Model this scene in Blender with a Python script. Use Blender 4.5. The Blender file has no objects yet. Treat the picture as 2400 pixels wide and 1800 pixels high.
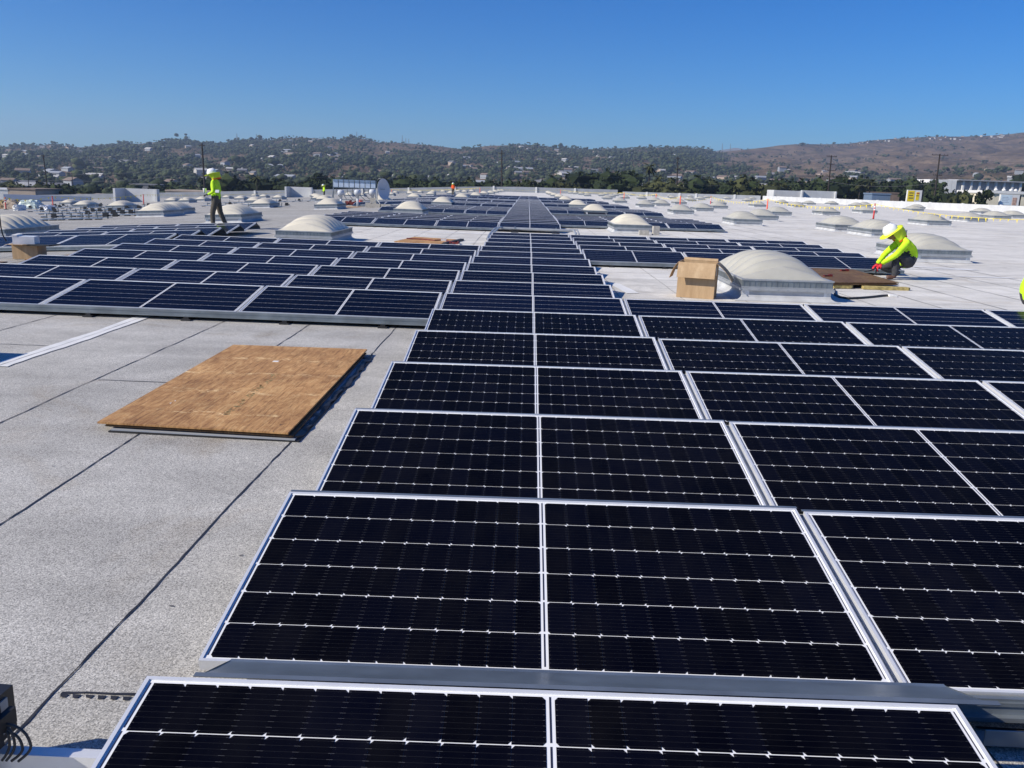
import bpy, bmesh, math, random
import numpy as np
from mathutils import Vector, Matrix, Euler
random.seed(7)
S = bpy.context.scene
COL = S.collection
R = math.radians

# ------------------------------------------------------------------ camera, world, sun
CAMP = Vector((0.93916, -0.93269, 1.54218))
FPX, YAW, PITCH, ROLL = 1990.163, -0.01051, -0.23017, 0.03641
def cam_axes():
    cy, sy, cp, sp = math.cos(YAW), math.sin(YAW), math.cos(PITCH), math.sin(PITCH)
    f = Vector((sy*cp, cy*cp, sp)); r = Vector((cy, -sy, 0)); u = r.cross(f)
    cr, sr = math.cos(ROLL), math.sin(ROLL)
    return r*cr+u*sr, u*cr-r*sr, f
RX, UX, FX = cam_axes()
cd = bpy.data.cameras.new('camera'); cam = bpy.data.objects.new('camera', cd); COL.objects.link(cam)
m = Matrix((RX, UX, -FX)).transposed().to_4x4(); m.translation = CAMP
cam.matrix_world = m
cd.sensor_fit = 'HORIZONTAL'; cd.sensor_width = 36.0; cd.lens = FPX/2400*36.0
cd.clip_start = 0.05; cd.clip_end = 40000
S.camera = cam
SUNDIR = Vector((-0.765, -0.305, 0.567)).normalized()
w = bpy.data.worlds.new('World'); S.world = w; w.use_nodes = True
wn = w.node_tree.nodes; wl = w.node_tree.links
sky = wn.new('ShaderNodeTexSky'); sky.sky_type = 'NISHITA'; sky.sun_disc = False
sky.sun_elevation = math.asin(SUNDIR.z); sky.sun_rotation = math.atan2(SUNDIR.x, SUNDIR.y)
sky.altitude = 0; sky.air_density = 1.0; sky.dust_density = 0.0; sky.ozone_density = 5.0
bg = wn['Background']; bg.inputs['Strength'].default_value = 0.072
hs = wn.new('ShaderNodeHueSaturation'); hs.inputs['Saturation'].default_value = 1.40
tn = wn.new('ShaderNodeMix'); tn.data_type = 'RGBA'; tn.blend_type = 'MULTIPLY'; tn.inputs[0].default_value = 1; tn.inputs[7].default_value = (.50, .86, 1.24, 1)
wl.new(sky.outputs[0], hs.inputs['Color']); wl.new(hs.outputs[0], tn.inputs[6]); wl.new(tn.outputs[2], bg.inputs[0])
sd = bpy.data.lights.new('sun', 'SUN'); sd.energy = 4.7; sd.angle = R(0.5); sd.color = (1.0, 0.92, 0.79)
sun = bpy.data.objects.new('sun', sd); COL.objects.link(sun)
sun.rotation_euler = SUNDIR.to_track_quat('Z', 'Y').to_euler()
S.view_settings.view_transform = 'Standard'; S.view_settings.look = 'None'
S.view_settings.exposure = 0.37; S.view_settings.gamma = 1.0; S.view_settings.use_curve_mapping = False

def ray_at(px, py, Y):
    """point on the sight line of photo pixel (2400 wide) at distance Y along the roof"""
    d = FX + RX*((px-1200)/FPX) + UX*((900-py)/FPX)
    return CAMP + d*((Y-CAMP.y)/d.y)
def zr(x, y):
    return -.0545*max(0, -6.9-x) + .0075*max(0, x-1) - .0012*max(0, y-35)

# ------------------------------------------------------------------ node helpers
class NT:
    def __init__(s, name):
        s.mat = bpy.data.materials.new(name); s.mat.use_nodes = True
        s.t = s.mat.node_tree; s.b = s.t.nodes['Principled BSDF']
    def link(s, a, b): s.t.links.new(a, b)
    def new(s, k): return s.t.nodes.new(k)
    def m(s, op, a, b=None, c=None):
        n = s.new('ShaderNodeMath'); n.operation = op
        for i, v in enumerate((a, b, c)):
            if v is None: continue
            if isinstance(v, (int, float)): n.inputs[i].default_value = v
            else: s.link(v, n.inputs[i])
        return n.outputs[0]
    def xyz(s, kind='Object'):
        c = s.new('ShaderNodeTexCoord'); q = s.new('ShaderNodeSeparateXYZ'); s.link(c.outputs[kind], q.inputs[0])
        return q.outputs[0], q.outputs[1], q.outputs[2]
    def noise(s, scale, detail=3, rough=.55, kind='Object', stretch=None, dist=0):
        c = s.new('ShaderNodeTexCoord'); n = s.new('ShaderNodeTexNoise')
        n.inputs['Scale'].default_value = scale; n.inputs['Detail'].default_value = detail; n.inputs['Roughness'].default_value = rough
        n.inputs['Distortion'].default_value = dist
        if stretch:
            mp = s.new('ShaderNodeMapping'); mp.inputs['Scale'].default_value = stretch
            s.link(c.outputs[kind], mp.inputs[0]); s.link(mp.outputs[0], n.inputs[0])
        else: s.link(c.outputs[kind], n.inputs[0])
        return n.outputs[0]
    def ramp(s, fac, stops):
        n = s.new('ShaderNodeValToRGB'); e = n.color_ramp.elements
        while len(e) < len(stops): e.new(.5)
        for q, (p, c) in zip(e, stops): q.position = p; q.color = (*c, 1) if len(c) == 3 else c
        s.link(fac, n.inputs[0]); return n.outputs[0]
    def mix(s, fac, a, b, mode='MIX'):
        n = s.new('ShaderNodeMix'); n.data_type = 'RGBA'; n.blend_type = mode
        if isinstance(fac, (int, float)): n.inputs[0].default_value = fac
        else: s.link(fac, n.inputs[0])
        for i, v in ((6, a), (7, b)):
            if isinstance(v, tuple): n.inputs[i].default_value = (*v, 1)
            else: s.link(v, n.inputs[i])
        return n.outputs[2]
    def base(s, v): 
        if isinstance(v, tuple): s.b.inputs['Base Color'].default_value = (*v, 1)
        else: s.link(v, s.b.inputs['Base Color'])
    def set(s, **k):
        for n, v in k.items(): s.b.inputs[n.replace('_', ' ')].default_value = v
    def bump(s, h, strength=.3, dist=.01):
        n = s.new('ShaderNodeBump'); n.inputs['Strength'].default_value = strength; n.inputs['Distance'].default_value = dist
        s.link(h, n.inputs['Height']); s.link(n.outputs[0], s.b.inputs['Normal'])

def simple(name, col, rough=.6, metal=0., var=.12, scale=6., bump=0., spec=.5):
    t = NT(name); n = t.noise(scale, 4)
    lo = tuple(max(0, c*(1-var)) for c in col); hi = tuple(min(1, c*(1+var)) for c in col)
    t.base(t.ramp(n, [(.3, lo), (.7, hi)])); t.set(Roughness=rough, Metallic=metal)
    t.b.inputs['Specular IOR Level'].default_value = spec
    if bump: t.bump(t.noise(scale*8, 3), bump, .004)
    return t.mat

# panel constants
PW, PH, TILT, PITCHY, GAP, LOWZ = 2.094, 1.038, 0.151, 1.34811, 0.0327, 0.1135
MX, MC, MY = 0.027, 0.0115, 0.019
CPX = (PW/2-MX-MC)/12; CPY = (PH-2*MY)/6

def dust(t):
    g = t.new('ShaderNodeNewGeometry'); out = []
    for sc, det in ((.9, 5), (7, 6)):
        n = t.new('ShaderNodeTexNoise'); n.inputs['Scale'].default_value = sc; n.inputs['Detail'].default_value = det; n.inputs['Roughness'].default_value = .7
        t.link(g.outputs['Position'], n.inputs[0]); out.append(n.outputs[0])
    c = t.new('ShaderNodeClamp'); t.link(t.m('MULTIPLY_ADD', t.m('MULTIPLY', out[0], out[1]), 5.0, -.9), c.inputs[0]); return c.outputs[0]
def mat_cell():
    t = NT('solar_cell_silicon'); x, y, z = t.xyz()
    fy = t.m('FRACT', t.m('MULTIPLY', t.m('ADD', y, CPY/2), 9/CPY))
    line = t.m('LESS_THAN', t.m('ABSOLUTE', t.m('SUBTRACT', fy, .5)), .026)
    edge = t.m('GREATER_THAN', t.m('ABSOLUTE', x), CPX/2-.0075)
    lm = t.m('MULTIPLY', line, t.m('MULTIPLY_ADD', edge, .13, .025))
    n = t.new('ShaderNodeObjectInfo')
    base = t.mix(n.outputs['Random'], (.0012, .0015, .004), (.002, .0026, .008))
    base = t.mix(t.m('MULTIPLY', dust(t), .007), base, (.42, .40, .36))
    t.base(t.mix(lm, base, (.55, .56, .58)))
    t.set(Roughness=.12); t.b.inputs['IOR'].default_value = 1.06
    t.b.inputs['Specular IOR Level'].default_value = .5
    return t.mat
def mat_laminate():
    t = NT('solar_laminate'); x, y, z = t.xyz()
    u = t.m('ABSOLUTE', t.m('SUBTRACT', x, PW/2))
    cx = t.m('MULTIPLY', t.m('SUBTRACT', u, MC), 1/CPX); cy = t.m('MULTIPLY', t.m('SUBTRACT', y, MY), 1/CPY)
    ry = t.m('ABSOLUTE', t.m('SUBTRACT', t.m('FRACT', cy), .5)); rx = t.m('ABSOLUTE', t.m('SUBTRACT', t.m('FRACT', cx), .5))
    dy = t.m('MULTIPLY', t.m('SUBTRACT', .5, ry), CPY); dx = t.m('MULTIPLY', t.m('SUBTRACT', .5, rx), CPX)
    row = t.m('LESS_THAN', dy, .0019)
    dia = t.m('LESS_THAN', t.m('ADD', dx, dy), .0060)
    cen = t.m('LESS_THAN', u, MC); strip = t.m('LESS_THAN', u, .003)
    end = t.m('GREATER_THAN', u, PW/2-MX); end2 = t.m('LESS_THAN', t.m('ABSOLUTE', t.m('SUBTRACT', u, PW/2-.019)), .0022)
    vy = t.m('GREATER_THAN', t.m('ABSOLUTE', t.m('SUBTRACT', y, PH/2)), PH/2-MY)
    wh = t.m('MAXIMUM', t.m('MAXIMUM', row, dia), t.m('MAXIMUM', cen, t.m('MAXIMUM', end, vy)))
    dark = t.m('MAXIMUM', strip, end2)
    wh = t.m('MULTIPLY', wh, t.m('SUBTRACT', 1, dark))
    fb = t.m('ABSOLUTE', t.m('SUBTRACT', t.m('FRACT', t.m('MULTIPLY', cy, 9)), .5))
    bus = t.m('MULTIPLY', t.m('LESS_THAN', fb, .035), t.m('MULTIPLY_ADD', t.m('LESS_THAN', dx, .0075), .02, .012))
    oi = t.new('ShaderNodeObjectInfo')
    base = t.mix(oi.outputs['Random'], (.0016, .0030, .012), (.0034, .0058, .022))
    c = t.mix(bus, base, (.5, .52, .55)); c = t.mix(t.m('MULTIPLY', wh, t.m('MULTIPLY_ADD', t.m('MAXIMUM', cen, t.m('MAXIMUM', end, vy)), .45, .55)), c, (.74, .75, .76)); c = t.mix(dark, c, (.02, .03, .09)); c = t.mix(t.m('MULTIPLY', dust(t), .009), c, (.42, .40, .36))
    t.base(c); t.set(Roughness=.10); t.b.inputs['IOR'].default_value = 1.06
    t.b.inputs['Specular IOR Level'].default_value = .5
    return t.mat

def mat_roof():
    t = NT('roof_cap_sheet'); x, y, z = t.xyz()
    g = t.noise(150, 3, .75); v = t.new('ShaderNodeTexVoronoi'); v.inputs['Scale'].default_value = 240
    c = t.new('ShaderNodeTexCoord'); t.link(c.outputs['Object'], v.inputs[0])
    gr = t.m('MULTIPLY_ADD', v.outputs['Color'], .55, t.m('MULTIPLY', g, .5))
    big = t.noise(.35, 5, .6); mid = t.noise(2.2, 5, .62, dist=.6); streak = t.noise(1.0, 4, .6, stretch=(.25, 2.2, 1))
    a = t.ramp(gr, [(.22, (.13, .13, .125)), (.5, (.41, .398, .37)), (.8, (.73, .71, .655))])
    b = t.ramp(gr, [(.2, (.47, .455, .42)), (.8, (.80, .78, .725))])
    # older grey granules near by and on the left, white coated sheet further on and to the right
    k = t.m('ADD', t.m('MULTIPLY', t.m('SUBTRACT', y, 11.5), .16), t.m('MULTIPLY', t.m('SUBTRACT', mid, .5), 1.4))
    k = t.m('ADD', k, t.m('MULTIPLY', x, .22))
    kc = t.new('ShaderNodeClamp'); t.link(k, kc.inputs[0])
    lft = t.new('ShaderNodeClamp'); t.link(t.m('MULTIPLY_ADD', x, .30, 2.2), lft.inputs[0])
    kk = t.m('MULTIPLY', kc.outputs[0], t.m('MULTIPLY_ADD', lft.outputs[0], .92, .08))
    col = t.mix(kk, a, b)
    st = t.m('MULTIPLY_ADD', t.m('ADD', t.m('ADD', big, mid), streak), .62, .07)
    st = t.m('MULTIPLY', st, t.m('MULTIPLY_ADD', lft.outputs[0], .20, .80))
    n = t.new('ShaderNodeCombineColor')
    for i in range(3): t.link(st, n.inputs[i])
    col = t.mix(1.0, col, n.outputs[0], 'MULTIPLY')
    soil = t.ramp(t.noise(.8, 6, .65, dist=1.0), [(.55, (1, 1, 1)), (.78, (.80, .74, .66))])
    col = t.mix(1.0, col, soil, 'MULTIPLY')
    t.base(col); t.set(Roughness=.85); t.b.inputs['Specular IOR Level'].default_value = .3
    t.bump(gr, .55, .004)
    return t.mat

M = {}
M['roof'] = mat_roof(); M['cell'] = mat_cell(); M['lam'] = mat_laminate()
M['backsheet'] = simple('white_backsheet', (.78, .79, .80), .12, var=.03)
M['ribbon'] = simple('dark_ribbon', (.025, .028, .05), .25, var=.1)
M['alu'] = simple('anodised_aluminium', (.78, .79, .80), .32, .35, .05, 12)
M['galv'] = simple('galvanised_steel', (.24, .27, .29), .38, .6, .22, 5)
M['galvl'] = simple('bright_galvanised_steel', (.36, .38, .40), .42, .3, .15, 5)
M['black'] = simple('black_rubber', (.018, .018, .02), .55, var=.3)
M['blackm'] = simple('black_cast_metal', (.022, .023, .026), .45, .2, var=.3)
M['seam'] = simple('bitumen_seam', (.03, .028, .028), .5, var=.5, scale=20)
M['white'] = simple('white_paint', (.74, .74, .72), .6, var=.10, scale=4)
M['wallw'] = simple('white_wall_paint', (.56, .57, .575), .7, var=.10, scale=.8)
M['wallg'] = simple('grey_wall_paint', (.30, .32, .35), .7, var=.12, scale=.7)
M['walltan'] = simple('tan_stucco', (.42, .34, .27), .85, var=.12, scale=.5)
M['cream'] = simple('cream_stucco', (.72, .66, .50), .8, var=.08, scale=.6)
M['dome'] = simple('aged_acrylic', (.65, .605, .49), .42, var=.07, scale=2.5)
M['domeg'] = simple('aged_acrylic_grey', (.44, .43, .375), .42, var=.07, scale=2.5)
M['curb'] = simple('curb_membrane', (.46, .47, .48), .75, var=.18, scale=4, bump=.2)
M['flash'] = simple('silver_flashing_tape', (.6, .62, .64), .35, .5, .3, 20, .5)
M['skin'] = simple('skin', (.30, .16, .10), .55, var=.12)
M['hivis'] = simple('hi_vis_yellow_cloth', (.52, .86, .015), .8, var=.14, scale=9, bump=.3)
M['hivisy'] = simple('hi_vis_brim_cloth', (.70, .82, .03), .75, var=.12, scale=9)
M['hiviso'] = simple('hi_vis_orange_cloth', (.95, .13, .02), .8, var=.12, scale=9)
M['reflect'] = simple('silver_reflective_tape', (.55, .57, .6), .4, .3, .1)
M['pants'] = simple('charcoal_work_trousers', (.045, .047, .055), .9, var=.3, scale=8, bump=.3)
M['pantsb'] = simple('brown_grey_trousers', (.085, .075, .06), .9, var=.3, scale=8, bump=.3)
M['boot'] = simple('brown_leather_boot', (.10, .045, .03), .6, var=.25, scale=15)
M['redglove'] = simple('red_rubber_glove', (.60, .02, .03), .55, var=.2, scale=20)
M['hat'] = simple('white_hard_hat', (.80, .81, .82), .25, var=.04)
M['orange'] = simple('orange_plastic_post', (.85, .10, .03), .5, var=.1)
M['red'] = simple('faded_red_plastic', (.50, .03, .03), .5, var=.2)
M['darkred'] = simple('dark_red_strap', (.12, .012, .012), .7, var=.5, scale=20)
M['yellow'] = simple('yellow_pennant_vinyl', (.85, .66, .02), .5, var=.15)
M['foam'] = simple('yellow_foam', (.44, .35, .13), .9, var=.4, scale=18, bump=.6)
M['conc'] = simple('concrete_block', (.40, .38, .34), .9, var=.2, scale=14, bump=.4)
M['pole'] = simple('creosote_wood_pole', (.032, .025, .021), .85, var=.3)
M['cable'] = simple('black_cable', (.03, .03, .033), .4, var=.2)
M['wire'] = simple('overhead_wire', (.10, .10, .11), .5)
M['blue'] = simple('blue_grey_equipment', (.22, .30, .42), .35, .3, .2)
M['glassb'] = simple('sky_reflecting_cover', (.50, .58, .70), .25, .2, .1)
M['dish'] = simple('grey_dish_paint', (.52, .55, .60), .5, var=.05)
M['tarp'] = simple('white_green_wrap', (.62, .72, .68), .4, var=.25, scale=3)
M['plastic'] = simple('white_plastic_wrap', (.75, .76, .78), .3, var=.15)
M['paper'] = simple('white_paper', (.8, .8, .78), .7)
M['concrete_w'] = simple('white_precast', (.70, .70, .69), .75, var=.06, scale=.3)
M['concrete_s'] = simple('grey_precast', (.36, .37, .40), .8, var=.1, scale=.3)
M['rooftile'] = simple('brown_roof_tile', (.20, .15, .12), .9, var=.25, scale=.6)
M['redtile'] = simple('red_roof_tile', (.30, .13, .09), .9, var=.2, scale=.6)
M['roofgrey'] = simple('grey_roof_shingle', (.17, .17, .18), .9, var=.2, scale=.6)
M['green_ad'] = simple('ad_pale_blue', (.62, .74, .82), .6, var=.08, scale=1.5)
M['ad_yellow'] = simple('ad_yellow', (.88, .66, .02), .5, var=.04)
M['ad_dark'] = simple('ad_dark_print', (.20, .16, .05), .6)
M['ad_skin'] = simple('ad_brown_print', (.50, .33, .26), .6, var=.4, scale=2)
M['mast'] = simple('lattice_steel', (.25, .26, .28), .5, .5)

def mat_ply(dark=1.0, name='plywood'):
    t = NT(name)
    g = t.noise(4.0, 8, .72, stretch=(3.2, 1.0, 1), dist=1.6); l = t.noise(9, 5, .7, stretch=(9, .45, 1), dist=.8)
    c = t.ramp(g, [(.25, (.23*dark, .105*dark, .035*dark)), (.5, (.46*dark, .255*dark, .10*dark)), (.75, (.62*dark, .41*dark, .19*dark))])
    c = t.mix(.85, c, t.ramp(l, [(.36, (.42, .36, .30)), (.50, (.92, .92, .90)), (.62, (1, 1, 1))]), 'MULTIPLY')
    x, y, z = t.xyz()
    fy = t.m('ABSOLUTE', t.m('SUBTRACT', t.m('FRACT', t.m('MULTIPLY_ADD', y, 1.75, t.m('MULTIPLY', t.noise(1.3, 3), .28))), .5))
    band = t.m('SUBTRACT', 1, t.m('MINIMUM', t.m('MULTIPLY', fy, 9), 1))
    sp = t.m('GREATER_THAN', t.noise(13, 5, .8, stretch=(.55, 1.5, 1)), .56)
    c = t.mix(t.m('MULTIPLY', t.m('MULTIPLY', band, sp), .85), c, (.86*dark, .66*dark, .36*dark))
    pat = t.ramp(t.noise(1.9, 7, .75), [(.34, (.62, .56, .50)), (.60, (1, 1, 1))])
    c = t.mix(1.0, c, pat, 'MULTIPLY')
    kn = t.new('ShaderNodeTexVoronoi'); kn.inputs['Scale'].default_value = 3.2; tc = t.new('ShaderNodeTexCoord'); t.link(tc.outputs['Object'], kn.inputs[0])
    c = t.mix(t.m('MULTIPLY', t.m('LESS_THAN', kn.outputs['Distance'], .045), .75), c, (.10*dark, .045*dark, .02*dark))
    t.base(c); t.set(Roughness=.75); t.bump(l, .25, .003)
    return t.mat
M['ply'] = mat_ply(1.22); M['plyd'] = mat_ply(.42, 'weathered_plywood'); M['plyp'] = mat_ply(1.3, 'pale_plywood')
def mat_card():
    t = NT('cardboard'); g = t.noise(2.2, 4, .6, stretch=(5, 5, .6)); f = t.noise(30, 2, .5, stretch=(6, 6, .3))
    c = t.ramp(g, [(.3, (.36, .235, .125)), (.55, (.46, .315, .18)), (.75, (.56, .41, .25))])
    t.base(t.mix(.25, c, t.ramp(f, [(.3, (.30, .2, .1)), (.7, (.55, .40, .24))]))); t.set(Roughness=.85); t.bump(f, .12, .003)
    return t.mat
M['card'] = mat_card()
def mat_foliage(name, a, b, isl=True):
    t = NT(name); g = t.new('ShaderNodeNewGeometry'); n = t.noise(.9, 4, .7)
    k = t.m('MULTIPLY_ADD', g.outputs['Random Per Island'], .75, t.m('MULTIPLY', n, .35))
    t.base(t.ramp(k, [(.1, a), (.55, tuple((p+q)/2 for p, q in zip(a, b))), (.95, b)]))
    t.set(Roughness=.9); t.b.inputs['Specular IOR Level'].default_value = .15
    t.bump(t.noise(1.6, 3, .7), .9, .8)
    return t.mat
M['leaf'] = mat_foliage('foliage_dark_green', (.008, .014, .007), (.036, .052, .020))
M['leaf2'] = mat_foliage('foliage_olive', (.014, .019, .009), (.075, .082, .032))
M['leafhill'] = mat_foliage('foliage_hillside', (.010, .020, .010), (.085, .105, .050))
def mat_ground():
    t = NT('dry_hill_ground')
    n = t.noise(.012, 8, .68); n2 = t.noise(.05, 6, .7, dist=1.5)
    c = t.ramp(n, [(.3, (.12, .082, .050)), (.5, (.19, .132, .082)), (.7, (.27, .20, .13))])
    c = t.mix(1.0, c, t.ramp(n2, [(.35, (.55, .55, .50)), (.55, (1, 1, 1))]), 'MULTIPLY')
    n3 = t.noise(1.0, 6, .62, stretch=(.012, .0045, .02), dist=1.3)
    c = t.mix(1.0, c, t.ramp(n3, [(.40, (.50, .52, .46)), (.52, (1, 1, 1))]), 'MULTIPLY')  # dark folds painted into the colour: gully scrub and stand-in slope shading
    t.base(c); t.set(Roughness=.95); t.b.inputs['Specular IOR Level'].default_value = .1
    t.bump(t.noise(.03, 8, .7), .8, 14)
    return t.mat
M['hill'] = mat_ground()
M['ground'] = simple('valley_ground', (.10, .10, .08), .95, var=.3, scale=.02)
M['mount'] = simple('far_mountain_rock', (.16, .15, .14), .95, var=.2, scale=.003)

# ------------------------------------------------------------------ mesh builder
class MB:
    def __init__(s): s.v = []; s.f = []; s.k = []
    def add(s, vs, fs, k=0):
        o = len(s.v); s.v += [tuple(v) for v in vs]; s.f += [tuple(i+o for i in f) for f in fs]; s.k += [k]*len(fs); return s
    BF = [(0, 3, 2, 1), (4, 5, 6, 7), (0, 1, 5, 4), (1, 2, 6, 5), (2, 3, 7, 6), (3, 0, 4, 7)]
    def box(s, x0, y0, z0, x1, y1, z1, k=0):
        return s.add([(x0, y0, z0), (x1, y0, z0), (x1, y1, z0), (x0, y1, z0), (x0, y0, z1), (x1, y0, z1), (x1, y1, z1), (x0, y1, z1)], s.BF, k)
    def obox(s, M4, sx, sy, sz, k=0):
        vs = [(a*sx/2, b*sy/2, c*sz/2) for c in (-1, 1) for a, b in ((-1, -1), (1, -1), (1, 1), (-1, 1))]
        return s.add([M4 @ Vector(v) for v in vs], s.BF, k)
    def bar(s, p, q, w, h=None, k=0):
        p, q = Vector(p), Vector(q); d = q-p; h = h or w
        M4 = d.to_track_quat('X', 'Z').to_matrix().to_4x4(); M4.translation = (p+q)/2
        return s.obox(M4, d.length, w, h, k)
    def tube(s, pts, r, n=8, k=0, cap=True):
        pts = [Vector(p) for p in pts]; rs = r if isinstance(r, (list, tuple)) else [r]*len(pts)
        rings = []
        for i, p in enumerate(pts):
            d = (pts[min(i+1, len(pts)-1)]-pts[max(i-1, 0)]).normalized()
            a = d.orthogonal().normalized() if i == 0 else (a - d*a.dot(d)).normalized()
            b = d.cross(a)
            rings.append([p+(a*math.cos(2*math.pi*j/n)+b*math.sin(2*math.pi*j/n))*rs[i] for j in range(n)])
        vs = [v for q in rings for v in q]; fs = []
        for i in range(len(pts)-1):
            for j in range(n):
                fs.append((i*n+j, i*n+(j+1) % n, (i+1)*n+(j+1) % n, (i+1)*n+j))
        if cap: fs.append(tuple(range(n))[::-1]); fs.append(tuple(range((len(pts)-1)*n, len(pts)*n)))
        return s.add(vs, fs, k)
    def lathe(s, prof, n=24, k=0, M4=None):
        vs = []; fs = []
        for r, z in prof:
            for j in range(n):
                v = Vector((r*math.cos(2*math.pi*j/n), r*math.sin(2*math.pi*j/n), z)); vs.append(M4 @ v if M4 else v)
        for i in range(len(prof)-1):
            for j in range(n): fs.append((i*n+j, i*n+(j+1) % n, (i+1)*n+(j+1) % n, (i+1)*n+j))
        return s.add(vs, fs, k)
    def prism(s, poly, z0, z1, k=0):
        n = len(poly); vs = [(x, y, z0) for x, y in poly]+[(x, y, z1) for x, y in poly]
        fs = [tuple(range(n))[::-1], tuple(range(n, 2*n))]+[(i, (i+1) % n, n+(i+1) % n, n+i) for i in range(n)]
        return s.add(vs, fs, k)
    def mesh(s, name, mats, smooth=False):
        me = bpy.data.meshes.new(name); me.from_pydata(s.v, [], s.f); 
        for q in (mats if isinstance(mats, (list, tuple)) else [mats]): me.materials.append(q)
        if any(s.k): me.polygons.foreach_set('material_index', s.k)
        if smooth: me.polygons.foreach_set('use_smooth', [True]*len(s.f))
        me.update(); return me
    def build(s, name, mats, parent=None, smooth=False, loc=None):
        return mk(name, s.mesh(name, mats, smooth), parent, loc)
def mk(name, me, parent=None, loc=None, rot=None):
    o = bpy.data.objects.new(name, me); COL.objects.link(o)
    if parent is not None: o.parent = parent
    if loc is not None: o.location = loc
    if rot is not None: o.rotation_euler = rot
    return o
def tag(o, label=None, cat=None, group=None, kind=None):
    if label: o['label'] = label
    if cat: o['category'] = cat
    if group: o['group'] = group
    if kind: o['kind'] = kind
    return o
def empty(name, loc=(0, 0, 0), rot=(0, 0, 0), label=None, cat=None, group=None):
    o = bpy.data.objects.new(name, None); COL.objects.link(o); o.location = loc; o.rotation_euler = rot
    o.empty_display_size = .1
    return tag(o, label, cat, group)
ORD = ['zeroth', 'first', 'second', 'third', 'fourth', 'fifth', 'sixth', 'seventh', 'eighth', 'ninth', 'tenth', 'eleventh', 'twelfth',
       'thirteenth', 'fourteenth', 'fifteenth', 'sixteenth', 'seventeenth', 'eighteenth', 'nineteenth']
TENS = {2: 'twenty', 3: 'thirty', 4: 'forty', 5: 'fifty', 6: 'sixty', 7: 'seventy', 8: 'eighty', 9: 'ninety', 10: 'hundred'}
TENTH = {2: 'twentieth', 3: 'thirtieth', 4: 'fortieth', 5: 'fiftieth', 6: 'sixtieth', 7: 'seventieth', 8: 'eightieth', 9: 'ninetieth'}
def ordn(n):
    if n < 20: return ORD[n]
    if n >= 100: return 'hundred and '+ordn(n-100) if n > 100 else 'hundredth'
    return TENTH[n//10] if n % 10 == 0 else TENS[n//10]+'-'+ORD[n % 10]

# ------------------------------------------------------------------ terrain: valley, hills, far mountain
def valley_z(x): return .0255*x-9.0
RIDGE = [(-0.608, 0.0177), (-0.5945, 0.0182), (-0.5862, 0.0208), (-0.5675, 0.0215), (-0.5567, 0.0219), (-0.5512, 0.0235), (-0.5327, 0.0223), (-0.5141, 0.0216), (-0.4939, 0.0242), (-0.4764, 0.0257), (-0.4443, 0.0282), (-0.4068, 0.0334), (-0.3936, 0.0331), (-0.3751, 0.0309), (-0.3697, 0.0322), (-0.3539, 0.0306), (-0.3338, 0.0362), (-0.3123, 0.0375), (-0.299, 0.0378), (-0.2791, 0.0408), (-0.2592, 0.0426), (-0.2302, 0.042), (-0.209, 0.0429), (-0.1985, 0.0449), (-0.1866, 0.0439), (-0.1721, 0.041), (-0.1536, 0.0417), (-0.1272, 0.0409), (-0.1009, 0.0394), (-0.081, 0.0376), (-0.0679, 0.0391), (-0.0482, 0.042), (-0.0204, 0.0439), (0.0059, 0.0451), (0.023, 0.043), (0.0532, 0.0426), (0.0717, 0.0419), (0.0912, 0.0438), (0.1109, 0.0439), (0.1239, 0.0449), (0.1499, 0.0469), (0.1761, 0.047), (0.1957, 0.0469), (0.2049, 0.0457), (0.2104, 0.0431), (0.2285, 0.0451), (0.2687, 0.05), (0.2815, 0.0521), (0.2995, 0.0537), (0.3332, 0.0542), (0.359, 0.0552), (0.3844, 0.0589), (0.41, 0.0609), (0.4483, 0.0633), (0.4869, 0.0636), (0.5124, 0.0645), (0.5378, 0.0663), (0.5518, 0.0678)]
RT = np.array([a for a, b in RIDGE]); RE = np.array([b for a, b in RIDGE])
rs = np.random.RandomState(11)
def fbm(x, y, octs=5, seed=0):
    out = np.zeros_like(x, dtype=float); a = 1.0
    r = np.random.RandomState(seed)
    for o in range(octs):
        for k in range(3):
            th = r.uniform(0, 6.28); ph = r.uniform(0, 6.28); f = 2**o
            out += a/3*np.sin((x*math.cos(th)+y*math.sin(th))*f+ph+1.3*np.sin((x*math.sin(th)-y*math.cos(th))*f*.7+ph*2))
        a *= .52
    return out
D0 = 480.
def ridge_dist(t): return np.interp(t, [-.7, .15, .25, .35, .7], [2150, 2250, 2700, 3000, 3100])
def terrain_z(t, s):
    """t: x/y azimuth tangent, s: 0..1 from foot to ridge, >1 behind; returns x,y,z"""
    Dr = ridge_dist(t); D = D0+(Dr-D0)*s
    h = np.sqrt(1+t*t)
    e1 = np.interp(t, RT, RE); y = D/h*1.0+CAMP.y; x = CAMP.x+(y-CAMP.y)*t
    e0 = (.0255*x-9.0-CAMP.z)/D
    n = fbm(x/420., y/420., 5, 3); g = np.abs(fbm(x/260., y/700., 4, 9))
    sp = np.clip(s, 0, 1)
    f = sp**.78
    env = np.sin(np.pi*np.clip(sp, 0, 1))**.8
    rg = np.abs(fbm(x/75.+.7*fbm(y/300., x/300., 2, 8), y/210., 4, 14))
    e = e0+(e1-e0)*f+env*(.0040*n-.0048*g+.002)-np.clip((t-.17)*8, 0, 1)*env*(.0105*(1-np.clip(rg*1.3, 0, 1))+.0040*(1-np.clip(np.abs(fbm(x/34., y/95., 3, 31))*1.4, 0, 1)))
    e = np.minimum(e, e1-.0006*(1-sp)*8)
    z = CAMP.z+D*e
    z = np.where(s > 1, z-(s-1)*1500, z)
    return x, y, z
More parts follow.
